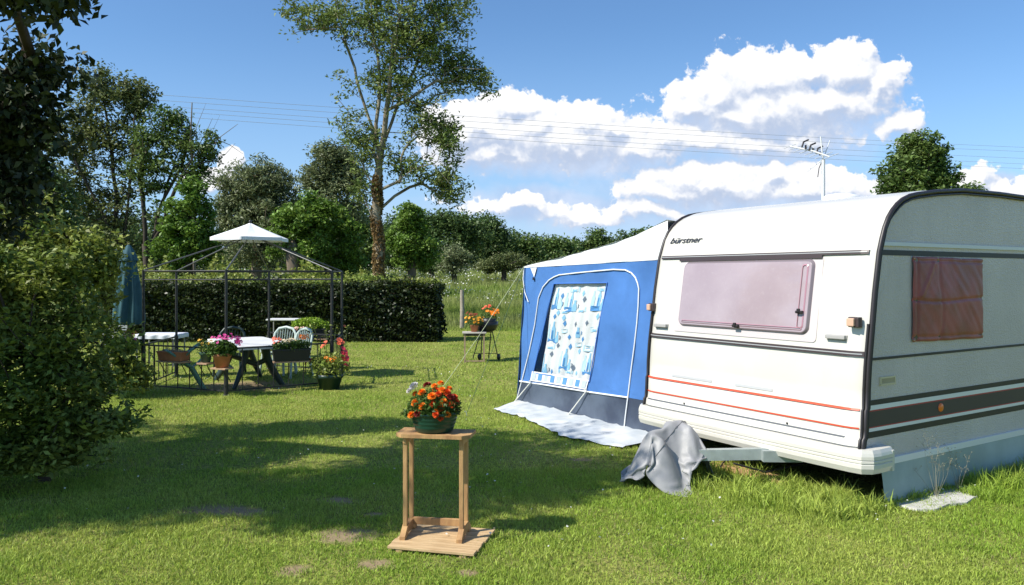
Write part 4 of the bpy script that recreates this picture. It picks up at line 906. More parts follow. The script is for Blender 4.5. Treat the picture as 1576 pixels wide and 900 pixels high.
# window blind with printed jugs and diamonds
CUR = mat('blind_white', (.72, .75, .76), .7, transl=.15); PB1 = mat('print_light_blue', (.22, .46, .66), .7); PB2 = mat('print_blue', (.06, .22, .48), .7); PG = mat('print_slate', (.12, .16, .22), .7); PP = mat('print_pale', (.42, .62, .72), .7)
CT = [(4.21, 1.56), (3.22, 1.572), (3.505, .47), (4.50, .45)]
def cpt(u, v, o=0):   # u across from near (0) to far (1)?, v downwards
    a, b, c, d = CT; y = (a[0]+(b[0]-a[0])*u)*(1-v)+(d[0]+(c[0]-d[0])*u)*v; z = (a[1]+(b[1]-a[1])*u)*(1-v)+(d[1]+(c[1]-d[1])*u)*v
    return Vector((AX+.028+wav(y, z)-o+.010*math.sin(u*38+v*2)*(.4+.6*v), y, z))
mb = MB(); mb.grid(lambda u, v: cpt(u, v), 90, 20)
def motif(poly, u, v, s_, m, o=.003, rot=0, asp=.82):
    """poly in [-1,1]; placed on blind; slices follow the pleats"""
    ca, sa = math.cos(rot), math.sin(rot)
    pts = [(x*ca-y*sa, x*sa+y*ca) for x, y in poly]; cx = sum(p[0] for p in pts)/len(pts); cy = sum(p[1] for p in pts)/len(pts)
    P_ = [(u+x*s_*asp*1.15, v-y*s_) for x, y in pts]
    P_ = [(min(max(a, .01), .99), min(max(b, .01), .985)) for a, b in P_]
    N = 5; base = [(u+cx*s_*asp*1.15, v-cy*s_)]
    base = [(min(max(base[0][0], .01), .99), min(max(base[0][1], .01), .985))]
    n_ = len(P_)
    for i in range(n_):
        a, b = P_[i], P_[(i+1) % n_]
        for k in range(N):
            q0 = (base[0][0]+(a[0]-base[0][0])*k/N, base[0][1]+(a[1]-base[0][1])*k/N); q1 = (base[0][0]+(a[0]-base[0][0])*(k+1)/N, base[0][1]+(a[1]-base[0][1])*(k+1)/N)
            r0 = (base[0][0]+(b[0]-base[0][0])*k/N, base[0][1]+(b[1]-base[0][1])*k/N); r1 = (base[0][0]+(b[0]-base[0][0])*(k+1)/N, base[0][1]+(b[1]-base[0][1])*(k+1)/N)
            mb.add([cpt(*q0, o), cpt(*q1, o), cpt(*r1, o), cpt(*r0, o)], [(0, 1, 2, 3)], m)
JUG = [(-.5, -1), (.5, -1), (.62, -.55), (.45, 0), (.25, .35), (.3, .8), (-.3, .8), (-.22, .35), (-.5, 0), (-.65, -.5)]
BOT = [(-.35, -1), (.35, -1), (.35, .2), (.14, .5), (.14, 1), (-.14, 1), (-.14, .5), (-.35, .2)]
DIA = [(0, -1), (.8, 0), (0, 1), (-.8, 0)]; SQ = [(-1, -.5), (1, -.5), (1, .5), (-1, .5)]; HAN = [(.5, .3), (.9, .1), (.9, -.4), (.5, -.6), (.6, -.45), (.78, -.3), (.78, 0), (.55, .15)]
rr_ = random.Random(4)
for (u, v) in ((.36, .18), (.86, .16), (.10, .52), (.62, .50), (.42, .80), (.88, .82), (-.02, .88), (.06, .16)):
    if v != .50:
        motif(BOT, u-.07, v, .085, 4, .003); motif(BOT, u+.03, v-.02, .095, 1, .004); motif(JUG, u+.11, v+.045, .065, 1 if rr_.random() < .5 else 4, .005); motif(HAN, u+.13, v+.045, .06, 3, .006)
        motif([(-.3, -1), (.0, -1), (.0, .1), (-.3, .1)], u+.03, v-.01, .085, 2, .006); motif(SQ, u+.01, v+.09, .05, 2, .004, asp=1.6)
    else: motif(JUG, u, v, .06, 1, .004); motif(SQ, u, v+.01, .02, 2, .006); motif(HAN, u+.02, v, .05, 2, .006)
for (u, v, c_) in ((.19, .13, 2), (.20, .22, 1), (.12, .35, 2), (.17, .31, 1), (.55, .42, 3), (.76, .40, 3), (.46, .56, 2), (.72, .57, 2), (.30, .36, 1), (.33, .42, 2), (.60, .10, 1), (.64, .16, 3), (.26, .66, 3), (.20, .62, 2), (.68, .70, 1), (.50, .66, 2), (.93, .33, 1), (.62, .88, 3), (.70, .93, 1), (.16, .76, 3), (.22, .95, 2), (.98, .55, 2), (.37, .93, 1)):
    motif(DIA, u, v, .028+.008*rr_.random(), c_, .004, asp=1.1)
for (u, v, s_) in ((.42, .06, .06), (.90, .05, .05), (.62, .27, .05), (.30, .29, .045), (.85, .66, .06), (.55, .92, .05), (.9, .46, .05), (.12, .68, .05), (.35, .5, .04), (.66, .63, .04)):
    motif(SQ, u, v, s_, 4, .003, rr_.uniform(-.2, .2), asp=1.3); motif(SQ, u, v-.004, s_*.8, 0, .005, 0, asp=1.2); motif(SQ, u, v+.012, s_*.5, 1, .006, 0, asp=1.4)
mb.build('window_blind', [CUR, PB1, PB2, PG, PP], aw)
mb = MB(); mb.grid(lambda u, v: Vector((AX+.42, 4.75-1.7*u, .35+1.35*v)), 2, 2); mb.build('interior_shade_sheet', mat('interior_dark', (.05, .055, .07), .9), aw)  # plain dark sheet stands in for the shade inside the awning
mb = MB(); a_, b_, c_, d_ = WINP
mb.grid(lambda u, v: ap((a_[0]+(b_[0]-a_[0])*u)*(1-v)+(d_[0]+(c_[0]-d_[0])*u)*v, (a_[1]+(b_[1]-a_[1])*u)*(1-v)+(d_[1]+(c_[1]-d_[1])*u)*v, -.006), 16, 12)
gm = bpy.data.materials.new('clear_vinyl'); gm.use_nodes = True; t = NT(gm.node_tree); gm.node_tree.nodes.clear(); o_ = t.n('ShaderNodeOutputMaterial'); mx = t.n('ShaderNodeMixShader'); tr = t.n('ShaderNodeBsdfTransparent'); gl = t.n('ShaderNodeBsdfGlossy'); gl.inputs['Roughness'].default_value = .12
mx.inputs[0].default_value = .07; t.L.new(tr.outputs[0], mx.inputs[1]); t.L.new(gl.outputs[0], mx.inputs[2]); t.L.new(mx.outputs[0], o_.inputs[0])
mb.build('window_film', gm, aw)
mb = MB()
for i in range(4):
    p0, p1 = WINP[i], WINP[(i+1) % 4]; mb.tube([ap(*p0, .006), ap((p0[0]+p1[0])/2, (p0[1]+p1[1])/2, .006), ap(*p1, .006)], .007, 5)
mb.build('window_binding', mat('blue_binding', (.05, .16, .5), .6), aw)
# checked valance under the window
mb = MB(); V4 = [(4.62, .482), (3.505, .498), (3.548, .385), (4.665, .358)]; nchk = 9
for i in range(nchk):
    for sgn, o, m_ in ((0, .012, 0), (1, .015, 1)):
        u0, u1 = (i/nchk, (i+1)/nchk) if not sgn else ((i+.18)/nchk, (i+.82)/nchk); v0, v1 = (0, 1) if not sgn else (.14, .84)
        q_ = lambda u, v: ap((V4[0][0]+(V4[1][0]-V4[0][0])*u)*(1-v)+(V4[3][0]+(V4[2][0]-V4[3][0])*u)*v, (V4[0][1]+(V4[1][1]-V4[0][1])*u)*(1-v)+(V4[3][1]+(V4[2][1]-V4[3][1])*u)*v, o)
        mb.add([q_(u0, v0), q_(u1, v0), q_(u1, v1), q_(u0, v1)], [(3, 2, 1, 0)], 0 if not sgn else (1 if i % 2 else 2))
mb.build('valance', [mat('valance_white', (.74, .75, .75), .7), mat('valance_blue', (.10, .28, .60), .7), mat('valance_grey', (.45, .52, .58), .7)], aw)
# tie downs and crumpled ground flap
ROPE = mat('white_rope', (.66, .66, .60), .8)
for y0_, z0_, y1_, ln_ in ((3.53, .395, 3.9, 1), (4.64, .36, 5.04, 0)):
    mb = MB(); mb.tube([ap(y0_-.03*ln_, z0_-.03*ln_, .024), ap(y0_+.02, z0_-.005, .03), ap(y0_, z0_+.012, .024), ap(y0_+.01, z0_-.03, .02), ap(y1_, 0, .06)], .0075, 6); mb.build('tie_strap', ROPE, aw)
inn = [(4.98, 0), (4.6, 0), (4.1, 0), (3.6, 0), (3.1, 0), (2.75, 0), (2.35, 0)]
out_ = [(4.82, -.46), (4.45, -.44), (4.05, -.46), (3.5, -.60), (3.1, -.67), (2.72, -.60), (2.36, -.50)]
def flap(u, v):
    k = u*6; i = min(int(k), 5); t_ = k-i; a = [inn[i][j]+(inn[i+1][j]-inn[i][j])*t_ for j in (0, 1)]; b = [out_[i][j]+(out_[i+1][j]-out_[i][j])*t_ for j in (0, 1)]
    y = a[0]+(b[0]-a[0])*v; x = AX+.0+(a[1]+(b[1]-a[1])*v)-(0.12 if v > .5 else .24*v)*0
    ed = .05*mn.noise(Vector((u*16, 3, 0)))*v
    z = .045*(1-v)**2+.030+.022*abs(mn.noise(Vector((u*11, v*1.2, 2))))+.006*mn.noise(Vector((u*26, v*3, 8)))*v+.012*(1-abs(((u*5+v*.4) % 1)-.5)*2)**6
    return (x+ed, y, z-.012*(v > .97))
mb = MB(); mb.grid(flap, 140, 14); mb.build('ground_flap', mat('flap_white', (.56, .57, .56), .5, .4, col2=(.40, .44, .47), vscale=3, bump=.15, bscale=6), aw)
# guy ropes, each pegged in the lawn
corner = cw(AX, 4.83, 1.775)
for (end, lb, m_, r_) in ((Vector((-1.03, 9.66, 0)), 'pale guy rope from the awning corner passing behind the marigolds', mat('pale_rope', (.42, .46, .28), .8), .0042), (Vector((-.537, 9.125, 0)), 'thin dark green guy rope from the awning corner, lower right of the pale one', mat('green_rope', (.05, .10, .05), .8), .003)):
    g_ = thing('guy_rope', lb, 'rope', end); mb = MB(); mb.tube([(0, 0, .03), (corner-end)*.5+Vector((0, 0, -.02)), corner-end], r_, 6); mb.build('rope', m_, g_)
    mb = MB(); mb.tube([(.02, 0, -.05), (-.01, 0, .06), (-.025, 0, .05)], .004, 5); mb.build('peg', GALV, g_)

# ================================================================== PLANT STAND WITH MARIGOLDS
WOOD = mat('stand_wood', (.46, .28, .12), .7, .25, col2=(.34, .19, .085), vscale=14, bump=.3, bscale=50, stretch=(1, 1, .25))
WOODT = mat('board_wood', (.56, .40, .22), .75, .2, col2=(.43, .29, .15), vscale=10, bump=.35, bscale=45, stretch=(.4, 3, 1))
sx_, sy_ = -.475, 4.83; SRZ = R(-14)
bd = thing('slatted_board', 'pale slatted wooden board lying on the grass under the plant stand', 'board', (sx_+.045, sy_-.05, .015), SRZ)
for k in range(6):
    mb = MB(); w = .083; mb.box((0, 0, 0), (.54+.012*(k % 2), w-.014, .016), bev=.002); o = mb.build('slat', WOODT, bd); o.location = (0, -.19+k*w*.92, .012)
for k in (-.2, .2): mb = MB(); mb.box((0, 0, 0), (.04, .44, .02)); o = mb.build('batten', WOODT, bd); o.location = (k, 0, -.007)
st = thing('plant_stand', 'tall slim wooden plant stand carrying the marigold bowl', 'plant stand', (sx_, sy_, .035), R(-9))
SH = .645; hw, hd = .178, .085
mb = MB(); tp_ = [(-.235, -.075), (-.19, -.118), (.19, -.118), (.235, -.075), (.235, .10), (-.235, .10)]
for z0, z1 in ((SH-.022, SH),): mb.add([(x, y, z1) for x, y in tp_]+[(x, y, z0) for x, y in tp_], [tuple(range(6)), tuple(range(11, 5, -1))]+[((i+1) % 6, i, 6+i, 6+(i+1) % 6) for i in range(6)])
mb.build('top', WOOD, st)
for sx1 in (-1, 1):
    for sy1 in (-1, 1):
        mb = MB(); mb.box((sx1*hw, sy1*(hd-.02), (SH-.05)/2+.045), (.026, .026, SH-.068), bev=.003); mb.build('leg', WOOD, st)
    mb = MB(); mb.box((sx1*hw, 0, SH-.045), (.024, .17, .04), bev=.003); mb.build('rail', WOOD, st)
    mb = MB(); pf = [(-.135, 0), (-.135, .022), (-.10, .05), (-.065, .078), (.065, .078), (.10, .05), (.135, .022), (.135, 0), (.09, .0), (.06, .024), (-.06, .024), (-.09, 0)]
    x0_ = sx1*hw; n_ = len(pf); L1 = [(x0_-.017, y, z) for y, z in pf]; L2 = [(x0_+.017, y, z) for y, z in pf]
    ct = [(x0_-.017, 0, .05), (x0_+.017, 0, .05)]
    mb.add(L1+L2+ct, [(i, (i+1) % n_, n_+(i+1) % n_, n_+i) for i in range(n_)]+[((i+1) % n_, i, 2*n_) for i in range(n_)]+[(n_+i, n_+(i+1) % n_, 2*n_+1) for i in range(n_)]); mb.build('foot', WOOD, st)
mb = MB(); mb.box((0, .055, .065), (2*hw-.03, .02, .045), bev=.003); mb.build('stretcher', WOOD, st)

def flower_heads(root, spots, mats, r, name='flower_head', style='pom'):
    """each bloom a part; spots (x,y,z,matindex,scale)"""
    protos = {}
    for mi in sorted({s_[3] for s_ in spots}):
        V = []; Fq = []; MI = []
        if style == 'pom':
            for ringn, (rad, el, n) in enumerate(((1.0, 5, 14), (.88, 25, 13), (.7, 45, 11), (.5, 65, 8), (.25, 80, 5))):
                for k in range(n):
                    a = 2*math.pi*k/n+ringn*.4+RS.rand()*.2; e = R(el+RS.rand()*14); d = np.array([math.cos(a)*math.cos(e), math.sin(a)*math.cos(e), math.sin(e)*.8])
                    t_ = np.array([-math.sin(a), math.cos(a), 0]); c = d*r*.25; tip = d*r*(.95+.12*RS.rand()); w_ = r*.26; upv = np.array([0, 0, r*.12])
                    b = len(V); V += [c, tip*.8-t_*w_+upv, tip+upv*.2, tip*.8+t_*w_+upv]; Fq.append((b, b+1, b+2, b+3)); MI.append(0)
        else:
            for k in range(6):
                a = 2*math.pi*k/6+RS.rand()*.2; d = np.array([math.cos(a), math.sin(a), .25]); t_ = np.array([-math.sin(a), math.cos(a), 0]); b = len(V)
                V += [d*r*.08, d*r*.75-t_*r*.42, d*r*1.05, d*r*.75+t_*r*.42]; Fq.append((b, b+1, b+2, b+3)); MI.append(0)
        protos[mi] = (np.array(V), np.array(Fq))
    me = {}
    for (x, y, z, mi, s_) in spots:
        if mi not in me:
            o = setmesh(name, *protos[mi], mats[mi], root); me[mi] = o
        else: o = me[mi].copy(); COL.objects.link(o)
        o.location = (x, y, z); o.scale = (s_,)*3; d = Vector((x*3, y*3-.35, .6)); o.rotation_euler = d.to_track_quat('Z', 'Y').to_euler()
MO = mat('marigold_orange', (.95, .26, .015), .6, island=.22, transl=.15); MR = mat('marigold_red', (.78, .10, .015), .6, island=.25, transl=.12); MD = mat('marigold_maroon', (.22, .02, .012), .6, island=.3); MY = mat('bloom_yellow', (.78, .42, .03), .6, island=.2, transl=.2)
MW = mat('bloom_white', (.72, .68, .66), .6, island=.12, transl=.2); MP = mat('bloom_magenta', (.60, .05, .26), .6, island=.25, transl=.2); MK = mat('bloom_coral', (.75, .14, .07), .6, island=.2, transl=.2); LFP = leafmat('leaf_pot', (.06, .12, .02), (.10, .17, .035), vs=8)
pot = thing('marigold_bowl', 'ribbed dark green bowl of orange and red marigolds on the tall wooden stand', 'flower pot', (sx_-.01, sy_-.005, .035+SH))
pb = [(.0, .0), (.105, .0), (.118, .012), (.124, .03), (.128, .036), (.126, .042), (.132, .055), (.136, .061), (.134, .067), (.139, .080), (.143, .086), (.141, .092), (.146, .108), (.152, .112), (.153, .124), (.146, .128), (.138, .122), (.13, .1), (0, .1)]
mb = MB(); mb.lathe(pb, n=40, sq=(1, .78)); mb.build('bowl', mat('green_plastic', (.008, .045, .028), .3, .5), pot)
P = []
for _ in range(2600):
    a = random.random()*6.283; q_ = random.random()**.5; x = math.cos(a)*q_*.165; y = math.sin(a)*q_*.125; z = .11+random.random()**.9*(.16*(1-q_*q_*.55)); P.append((x, y, z))
for _ in range(160):
    t_ = random.random(); P.append((-.13-.05*t_+random.gauss(0, .014), -.02+random.gauss(0, .02), .13-.02*t_+random.gauss(0, .008)))
leaves('foliage', np.array(P), .030, LFP, pot, asp=.34, up=.3)
sp_ = []
ring_ = [(-.105, -.05, .19, 0), (-.06, -.09, .175, 0), (-.115, .02, .235, 0), (-.07, -.02, .25, 0), (.0, -.085, .19, 1), (.02, -.10, .145, 0), (.045, -.10, .105, 1), (.085, -.085, .125, 0), (.105, -.06, .18, 1), (.115, .0, .215, 1), (.05, -.03, .265, 0), (.03, -.055, .245, 1), (.075, -.03, .25, 1), (.0, .01, .285, 0), (.035, .03, .30, 0), (.085, .04, .265, 0), (-.03, -.03, .22, 2), (-.045, .04, .285, 2), (.06, -.07, .20, 0), (.12, -.03, .15, 2), (-.09, -.085, .13, 2), (-.125, -.07, .12, 0), (.10, -.05, .225, 2), (.045, -.08, .165, 1), (.01, .0, .255, 1), (-.005, -.08, .235, 0), (.13, -.02, .19, 1), (.02, -.12, .13, 1)]
for (x, y, z, m_) in ring_: sp_.append((x*1.05, y, z-.005, m_, .85+.35*random.random()))
flower_heads(pot, sp_, [MO, MR, MD], .026)
q_ = [(-.125, .0, .28, 0, 1.1), (-.155, .02, .25, 0, .8)]; flower_heads(pot, q_, [MW], .03, name='white_flower')

# ================================================================== GAZEBO
IRON = mat('black_iron', (.035, .035, .036), .45, .5, metal=.3)
GC = Vector((-4.15, 12.25, 0)); GR = 1.56
gz_ = thing('gazebo', 'hexagonal black metal gazebo frame with a small white top cap and low railings', 'gazebo', GC)
VTX = [Vector((GR*math.cos(R(a)), GR*math.sin(R(a)), 0)) for a in (217, 277, 337, 37, 97, 157)]
for v in VTX:
    mb = MB(); mb.tube([v, v+Vector((0, 0, 1.74))], .021, 8); mb.tube([v, v+Vector((0, 0, .66))], .032, 8); mb.lathe([(.05, 0), (.05, .012), (0, .012)], c=v, n=12); mb.build('post', IRON, gz_)
for i in range(6):
    a, b = VTX[i], VTX[(i+1) % 6]
    for z in (1.725, 1.60): mb = MB(); mb.tube([a+Vector((0, 0, z)), b+Vector((0, 0, z))], .012 if z > 1.7 else .009, 6); mb.build('top_bar', IRON, gz_)
    ap_ = Vector((0, 0, 2.30)); p0 = a+Vector((0, 0, 1.735)); mb = MB()
    mb.tube([p0, p0.lerp(ap_, .35)+Vector((0, 0, .0)), p0.lerp(ap_, .97)], .011, 6); mb.build('rafter', mat('rafter_grey', (.12, .12, .12), .4, .5, metal=.4), gz_)
for i in (0, 1, 2, 3, 5):
    a, b = VTX[i], VTX[(i+1) % 6]; rl = MB(); rl.beam(a+Vector((0, 0, .645)), b+Vector((0, 0, .645)), .022, .022); rl.beam(a+Vector((0, 0, .06)), b+Vector((0, 0, .06)), .018, .018)
    ro = rl.build('railing', IRON, gz_); n = 7
    for k in range(1, n): p = a.lerp(b, k/n); mb = MB(); mb.tube([p+Vector((0, 0, .06)), p+Vector((0, 0, .645))], .0075, 6); mb.build('baluster', IRON, ro)
def capf(u, v):
    a = 2*math.pi*u; k = a/(math.pi/3); fr = k-math.floor(k); hexr = math.cos(math.pi/6)/math.cos((fr-.5)*math.pi/3)
    rr = .62*v*hexr*(1-.06*math.sin(math.pi*fr)*v); th = a+R(37)
    return (rr*math.cos(th), rr*math.sin(th), 2.50-.245*v**.92-.02*math.sin(math.pi*v)*(1-abs(fr-.5)*2))
mb = MB(); mb.grid(capf, 60, 12); cp = mb.build('cap', CANW, gz_); mb = MB(); mb.grid(lambda u, v: (lambda q: (q[0], q[1], q[2]-.05*v))(capf(u, 1)), 60, 1); mb.build('cap_hem', CANW, cp)
mb = MB(); mb.lathe([(0, 0), (.02, 0), (.025, .03), (0, .06)], n=12, c=(0, 0, 2.49)); mb.build('finial', IRON, gz_)

# paving under the table
# ---- white plastic table
PLW = mat('white_plastic', (.70, .70, .68), .4, .4, var=.06, vscale=6); PLD = mat('dark_green_and_shade_plastic', (.022, .04, .034), .4, .45); PLG = mat('green_white_plastic', (.42, .50, .46), .4, .4); PLM = mat('sea_green_plastic', (.10, .22, .17), .35, .5)
tb = thing('garden_table', 'white rectangular plastic garden table on splayed legs darkened for shade, inside the gazebo', 'table', (-4.08, 11.95, 0), math.atan2(-.84, .55))
mb = MB(); hl, hw2 = .86, .44; tt = rrect(-hl, hl, -hw2, hw2, .12, 6); n_ = len(tt)
mb.add([(x, y, .645) for x, y in tt]+[(x*1.01, y*1.02, .635) for x, y in tt]+[(x*1.01, y*1.02, .59) for x, y in tt]+[(x*.97, y*.95, .605) for x, y in tt], [tuple(range(n_))]+[(n_*k+(i+1) % n_, n_*k+i, n_*(k+1)+i, n_*(k+1)+(i+1) % n_) for k in range(3) for i in range(n_)]+[tuple(range(4*n_-1, 3*n_-1, -1))])
mb.build('table_top', PLW, tb)
for sx1 in (-1, 1):
    for sy1 in (-1, 1):
        mb = MB(); mb.tube([(sx1*.42, sy1*.14, .60), (sx1*.46, sy1*.16, .42), (sx1*.50, sy1*.24, .22), (sx1*.60, sy1*.36, .0)], [.09, .075, .07, .045], 8, flat=.6); mb.build('leg', PLD, tb)  # legs and brace take a dark colour in place of shade
    mb = MB(); mb.tube([(sx1*.45, -.16, .40), (sx1*.45, 0, .33), (sx1*.45, .16, .40)], .04, 8); mb.build('brace', PLD, tb)
# ---- plastic chairs
def chair(loc, rz, m, label, tilt=(0, 0), z=0):
    c = thing('plastic_chair', label, 'chair', loc, rz, 'plastic chairs round the garden table')
    mb = MB(); mb.grid(lambda u, v: (-.22+.44*u, -.21+.42*v, .42-.03*math.sin(math.pi*u)+.02*(1-v)), 10, 8); mb.grid(lambda u, v: (-.22+.44*u, -.215-.0*v, .44-.05*v), 8, 1); mb.build('seat', m, c)
    bk = [(-.23, .21, .44), (-.235, .25, .62), (-.22, .29, .78), (-.15, .315, .87), (0, .325, .90), (.15, .315, .87), (.22, .29, .78), (.235, .25, .62), (.23, .21, .44)]
    mb = MB(); mb.tube(bk, .022, 8, flat=1.3); b = mb.build('back', m, c)
    for k in range(7):
        x = -.16+.32*k/6; t_ = 1-abs(x)/.30; mb = MB(); mb.tube([(x*.8, .205, .44), (x*.95, .245, .62), (x, .285+.02*t_, .76+.11*t_)], .017, 6, flat=.35, ref=(0, 1, 0)); mb.build('slat', m, b)
    for s_ in (-1, 1):
        mb = MB(); mb.tube([(s_*.235, .24, .64), (s_*.27, .05, .66), (s_*.27, -.16, .645), (s_*.25, -.22, .60), (s_*.235, -.22, .44)], .02, 8, flat=1.3); mb.build('armrest', m, c)
        for fy1, y1 in ((-.20, -.26), (.20, .28)): mb = MB(); mb.tube([(s_*.215, fy1, .43), (s_*.255, y1, 0)], [.028, .02], 8); mb.build('leg', m, c)
    c.scale = (.86,)*3
    if tilt != (0, 0) or z: c.rotation_euler = (tilt[0], tilt[1], rz); c.location.z = z
    return c
chair((-3.95, 13.05, 0), R(-12), PLG, 'pale plastic chair behind the table, left one of the two neighbouring backs')
chair((-3.62, 12.75, 0), R(-35), PLG, 'pale plastic chair behind the table, right one of the two neighbouring backs')
chair((-4.75, 13.0, 0), R(10), PLD, 'dark green plastic chair with wide rounded back behind the far end of the table')
chair((-4.28, 11.25, .34), R(118), PLM, 'sea green plastic chair tipped forward against the table by the front railing', tilt=(R(-38), R(6)), z=.16)

def plant(n, rx, ry, h, z0, size, m, root, asp=.5, up=.4, sh=.5, c=(0, 0), name='foliage'):
    a = RS.rand(n)*6.283; q_ = RS.rand(n)**.5; x = np.cos(a)*q_*rx; y = np.sin(a)*q_*ry; z = z0+RS.rand(n)**.8*h*(1-sh*q_**2)
    return leaves(name, np.stack([x+c[0], y+c[1], z], 1), size, m, root, asp=asp, up=up)
def blooms(root, n, rx, ry, z0, z1, mats, r, style='flat', name='flower_head'):
    flower_heads(root, [((random.random()*2-1)*rx, (random.random()*2-1)*ry, random.uniform(z0, z1), random.randrange(len(mats)), random.uniform(.75, 1.2)) for _ in range(n)], mats, r, name, style)
TERR = mat('terracotta', (.42, .17, .085), .8, .2, var=.15, vscale=12); SOILM = mat('potting_soil', (.07, .045, .03), .95)
DKG = mat('dark_green_trough', (.015, .04, .03), .4, .4); POTB = mat('black_pot', (.02, .02, .022), .45)
def trough(name, label, loc, rz, w, d, h, m, group=None):
    t = thing(name, label, 'planter', loc, rz, group); mb = MB()
    a = [(-w/2*.92, -d/2*.85), (w/2*.92, -d/2*.85), (w/2*.92, d/2*.85), (-w/2*.92, d/2*.85)]; b = [(-w/2, -d/2), (w/2, -d/2), (w/2, d/2), (-w/2, d/2)]
    e = [(x*1.04, y*1.1) for x, y in b]; i_ = [(x*.93, y*.86) for x, y in b]
    V = [(x, y, 0) for x, y in a]+[(x, y, h*.86) for x, y in b]+[(x, y, h*.86) for x, y in e]+[(x, y, h) for x, y in e]+[(x, y, h) for x, y in i_]+[(x, y, h*.8) for x, y in i_]
    mb.add(V, [(3, 2, 1, 0)]+[(4*k+i, 4*k+(i+1) % 4, 4*(k+1)+(i+1) % 4, 4*(k+1)+i) for k in range(5) for i in range(4)]); mb.build('trough', m, t)
    mb = MB(); mb.grid(lambda u, v: ((u-.5)*w*.93, (v-.5)*d*.86, h*.84+.01*mn.noise(Vector((u*9, v*9, 1)))), 12, 4); mb.build('soil', SOILM, t); return t
def flowerpot(name, label, loc, r, h, m):
    t = thing(name, label, 'flower pot', loc); mb = MB()
    mb.lathe([(0, 0), (r*.68, 0), (r*.92, h*.74), (r, h*.76), (r*1.03, h), (r*.9, h), (r*.88, h*.86), (0, h*.86)], n=24); mb.build('pot', m, t); return t
def bracket(loc, rz, w, label):
    t = thing('wooden_shelf', label, 'shelf', loc, rz); mb = MB(); mb.box((0, 0, -.012), (w, .17, .02)); mb.build('board', mat('shelf_wood', (.42, .27, .17), .7, var=.2, vscale=12), t)
    for s_ in (-1, 1): mb = MB(); mb.tube([(s_*w*.4, -.06, -.025), (s_*w*.4, .0, -.12), (s_*w*.4, .05, -.2)], .007, 5); mb.build('bracket', IRON, t)
    return t
G0, G1, G2, G3, G4, G5 = [GC+v for v in VTX]
an1 = math.atan2(G1.y-G0.y, G1.x-G0.x); an2 = math.atan2(G2.y-G1.y, G2.x-G1.x)
# brown trough full of dry soil on front left railing
p = G0.lerp(G1, .42); bracket((p.x, p.y-.11, .455), an1, .50, 'wooden shelf under the brown trough on the left railing'); t_ = trough('planter_trough', 'brown trough of bare dry plants on the left front railing', (p.x, p.y-.11, .46), an1, .46, .17, .13, TERR)
plant(500, .22, .075, .06, .11, .022, mat('dry_plant', (.48, .36, .20), .8, island=.35), t_, asp=.3, name='dried_stems')
# green pot with yellow flowers
p = G0.lerp(G1, .80); bracket((p.x, p.y-.10, .455), an1, .18, 'small shelf under the green pot with yellow flowers'); t_ = flowerpot('pot_plant', 'small green pot with yellow flowers on the railing, left of the terracotta pot', (p.x, p.y-.10, .46), .085, .14, mat('pot_green', (.05, .11, .085), .5))
plant(320, .12, .10, .20, .12, .035, LFP, t_); blooms(t_, 14, .10, .08, .2, .32, [MY], .022)
# terracotta pot of pink geraniums
p = G0.lerp(G1, 1.0); bracket((p.x, p.y-.15, .405), an1, .26, 'small shelf under the terracotta pot beside the front post'); t_ = flowerpot('pot_plant', 'terracotta pot of magenta geraniums hanging in front of the gazebo front post', (p.x, p.y-.15, .41), .125, .19, TERR)
plant(900, .20, .15, .22, .16, .05, LFP, t_, asp=.8); blooms(t_, 34, .15, .12, .31, .45, [MP], .021); flower_heads(t_, [(.22+random.gauss(0, .03), -.05, .35+random.gauss(0, .04), 0, 1) for _ in range(12)], [MP], .026, style='flat', name='side_flower')
# black trough with orange and cream flowers on the front right railing
p = G1.lerp(G2, .64); bracket((p.x-.03, p.y-.13, .43), an2-.25, .50, 'wooden shelf under the black trough of orange flowers'); t_ = trough('planter_trough', 'black trough of orange and cream flowers on the right front railing', (p.x-.03, p.y-.13, .435), an2-.25, .52, .19, .17, POTB)
plant(1300, .27, .12, .16, .14, .038, LFP, t_, asp=.5, sh=.3)
flower_heads(t_, [(random.uniform(-.26, -.14), random.uniform(-.08, .05), random.uniform(.26, .34), 0, 1) for _ in range(10)]+[(random.uniform(.08, .26), random.uniform(-.06, .08), random.uniform(.30, .36), 1, 1) for _ in range(18)]+[(random.uniform(-.12, .1), random.uniform(-.06, .1), random.uniform(.26, .31), 2, 1) for _ in range(14)], [MK, MO, mat('bloom_cream', (.75, .62, .40), .6, island=.15, transl=.2)], .024, style='flat')
# pot with red flowers standing outside the right corner + climbing stems
t_ = flowerpot('pot_plant', 'dark green pot of red and yellow flowers on the grass at the gazebo right corner', (G2.x+.04, G2.y-.32, 0), .20, .22, DKG); plant(900, .30, .22, .36, .2, .05, LF_YEL, t_, asp=.6, sh=.4)
flower_heads(t_, [(-.28+random.gauss(0, .03), -.08, .46+random.gauss(0, .03), 0, 1.1) for _ in range(9)]+[(.22+random.gauss(0, .03), -.03, .47+random.gauss(0, .06), 1, 1.1) for _ in range(14)]+[(random.uniform(-.05, .15), -.1, random.uniform(.38, .5), 2, .9) for _ in range(5)], [mat('bloom_red', (.55, .03, .04), .6, island=.2), mat('bloom_crimson', (.62, .04, .07), .6, island=.2), MO], .035, style='flat')
cl = thing('climbing_plant', 'thin climbing plant with scattered coral flowers winding up the right gazebo posts', 'climber', (G2.x, G2.y-.03, 0)); P = []
mb = MB()
for k in range(4):
    x = -.22+k*.14; pts = [(x*.4, -.1, .2), (x, 0, .45), (x+.05*math.sin(k*3), .02, .75), (x*1.3, 0, .92)]; mb.tube(pts, .004, 4)
    for q_ in range(34): t0 = random.random()*2.999; i = int(t0); a, b = Vector(pts[i]), Vector(pts[i+1]); P.append(a.lerp(b, t0-i)+Vector((random.gauss(0, .04), random.gauss(0, .03), random.gauss(0, .02))))
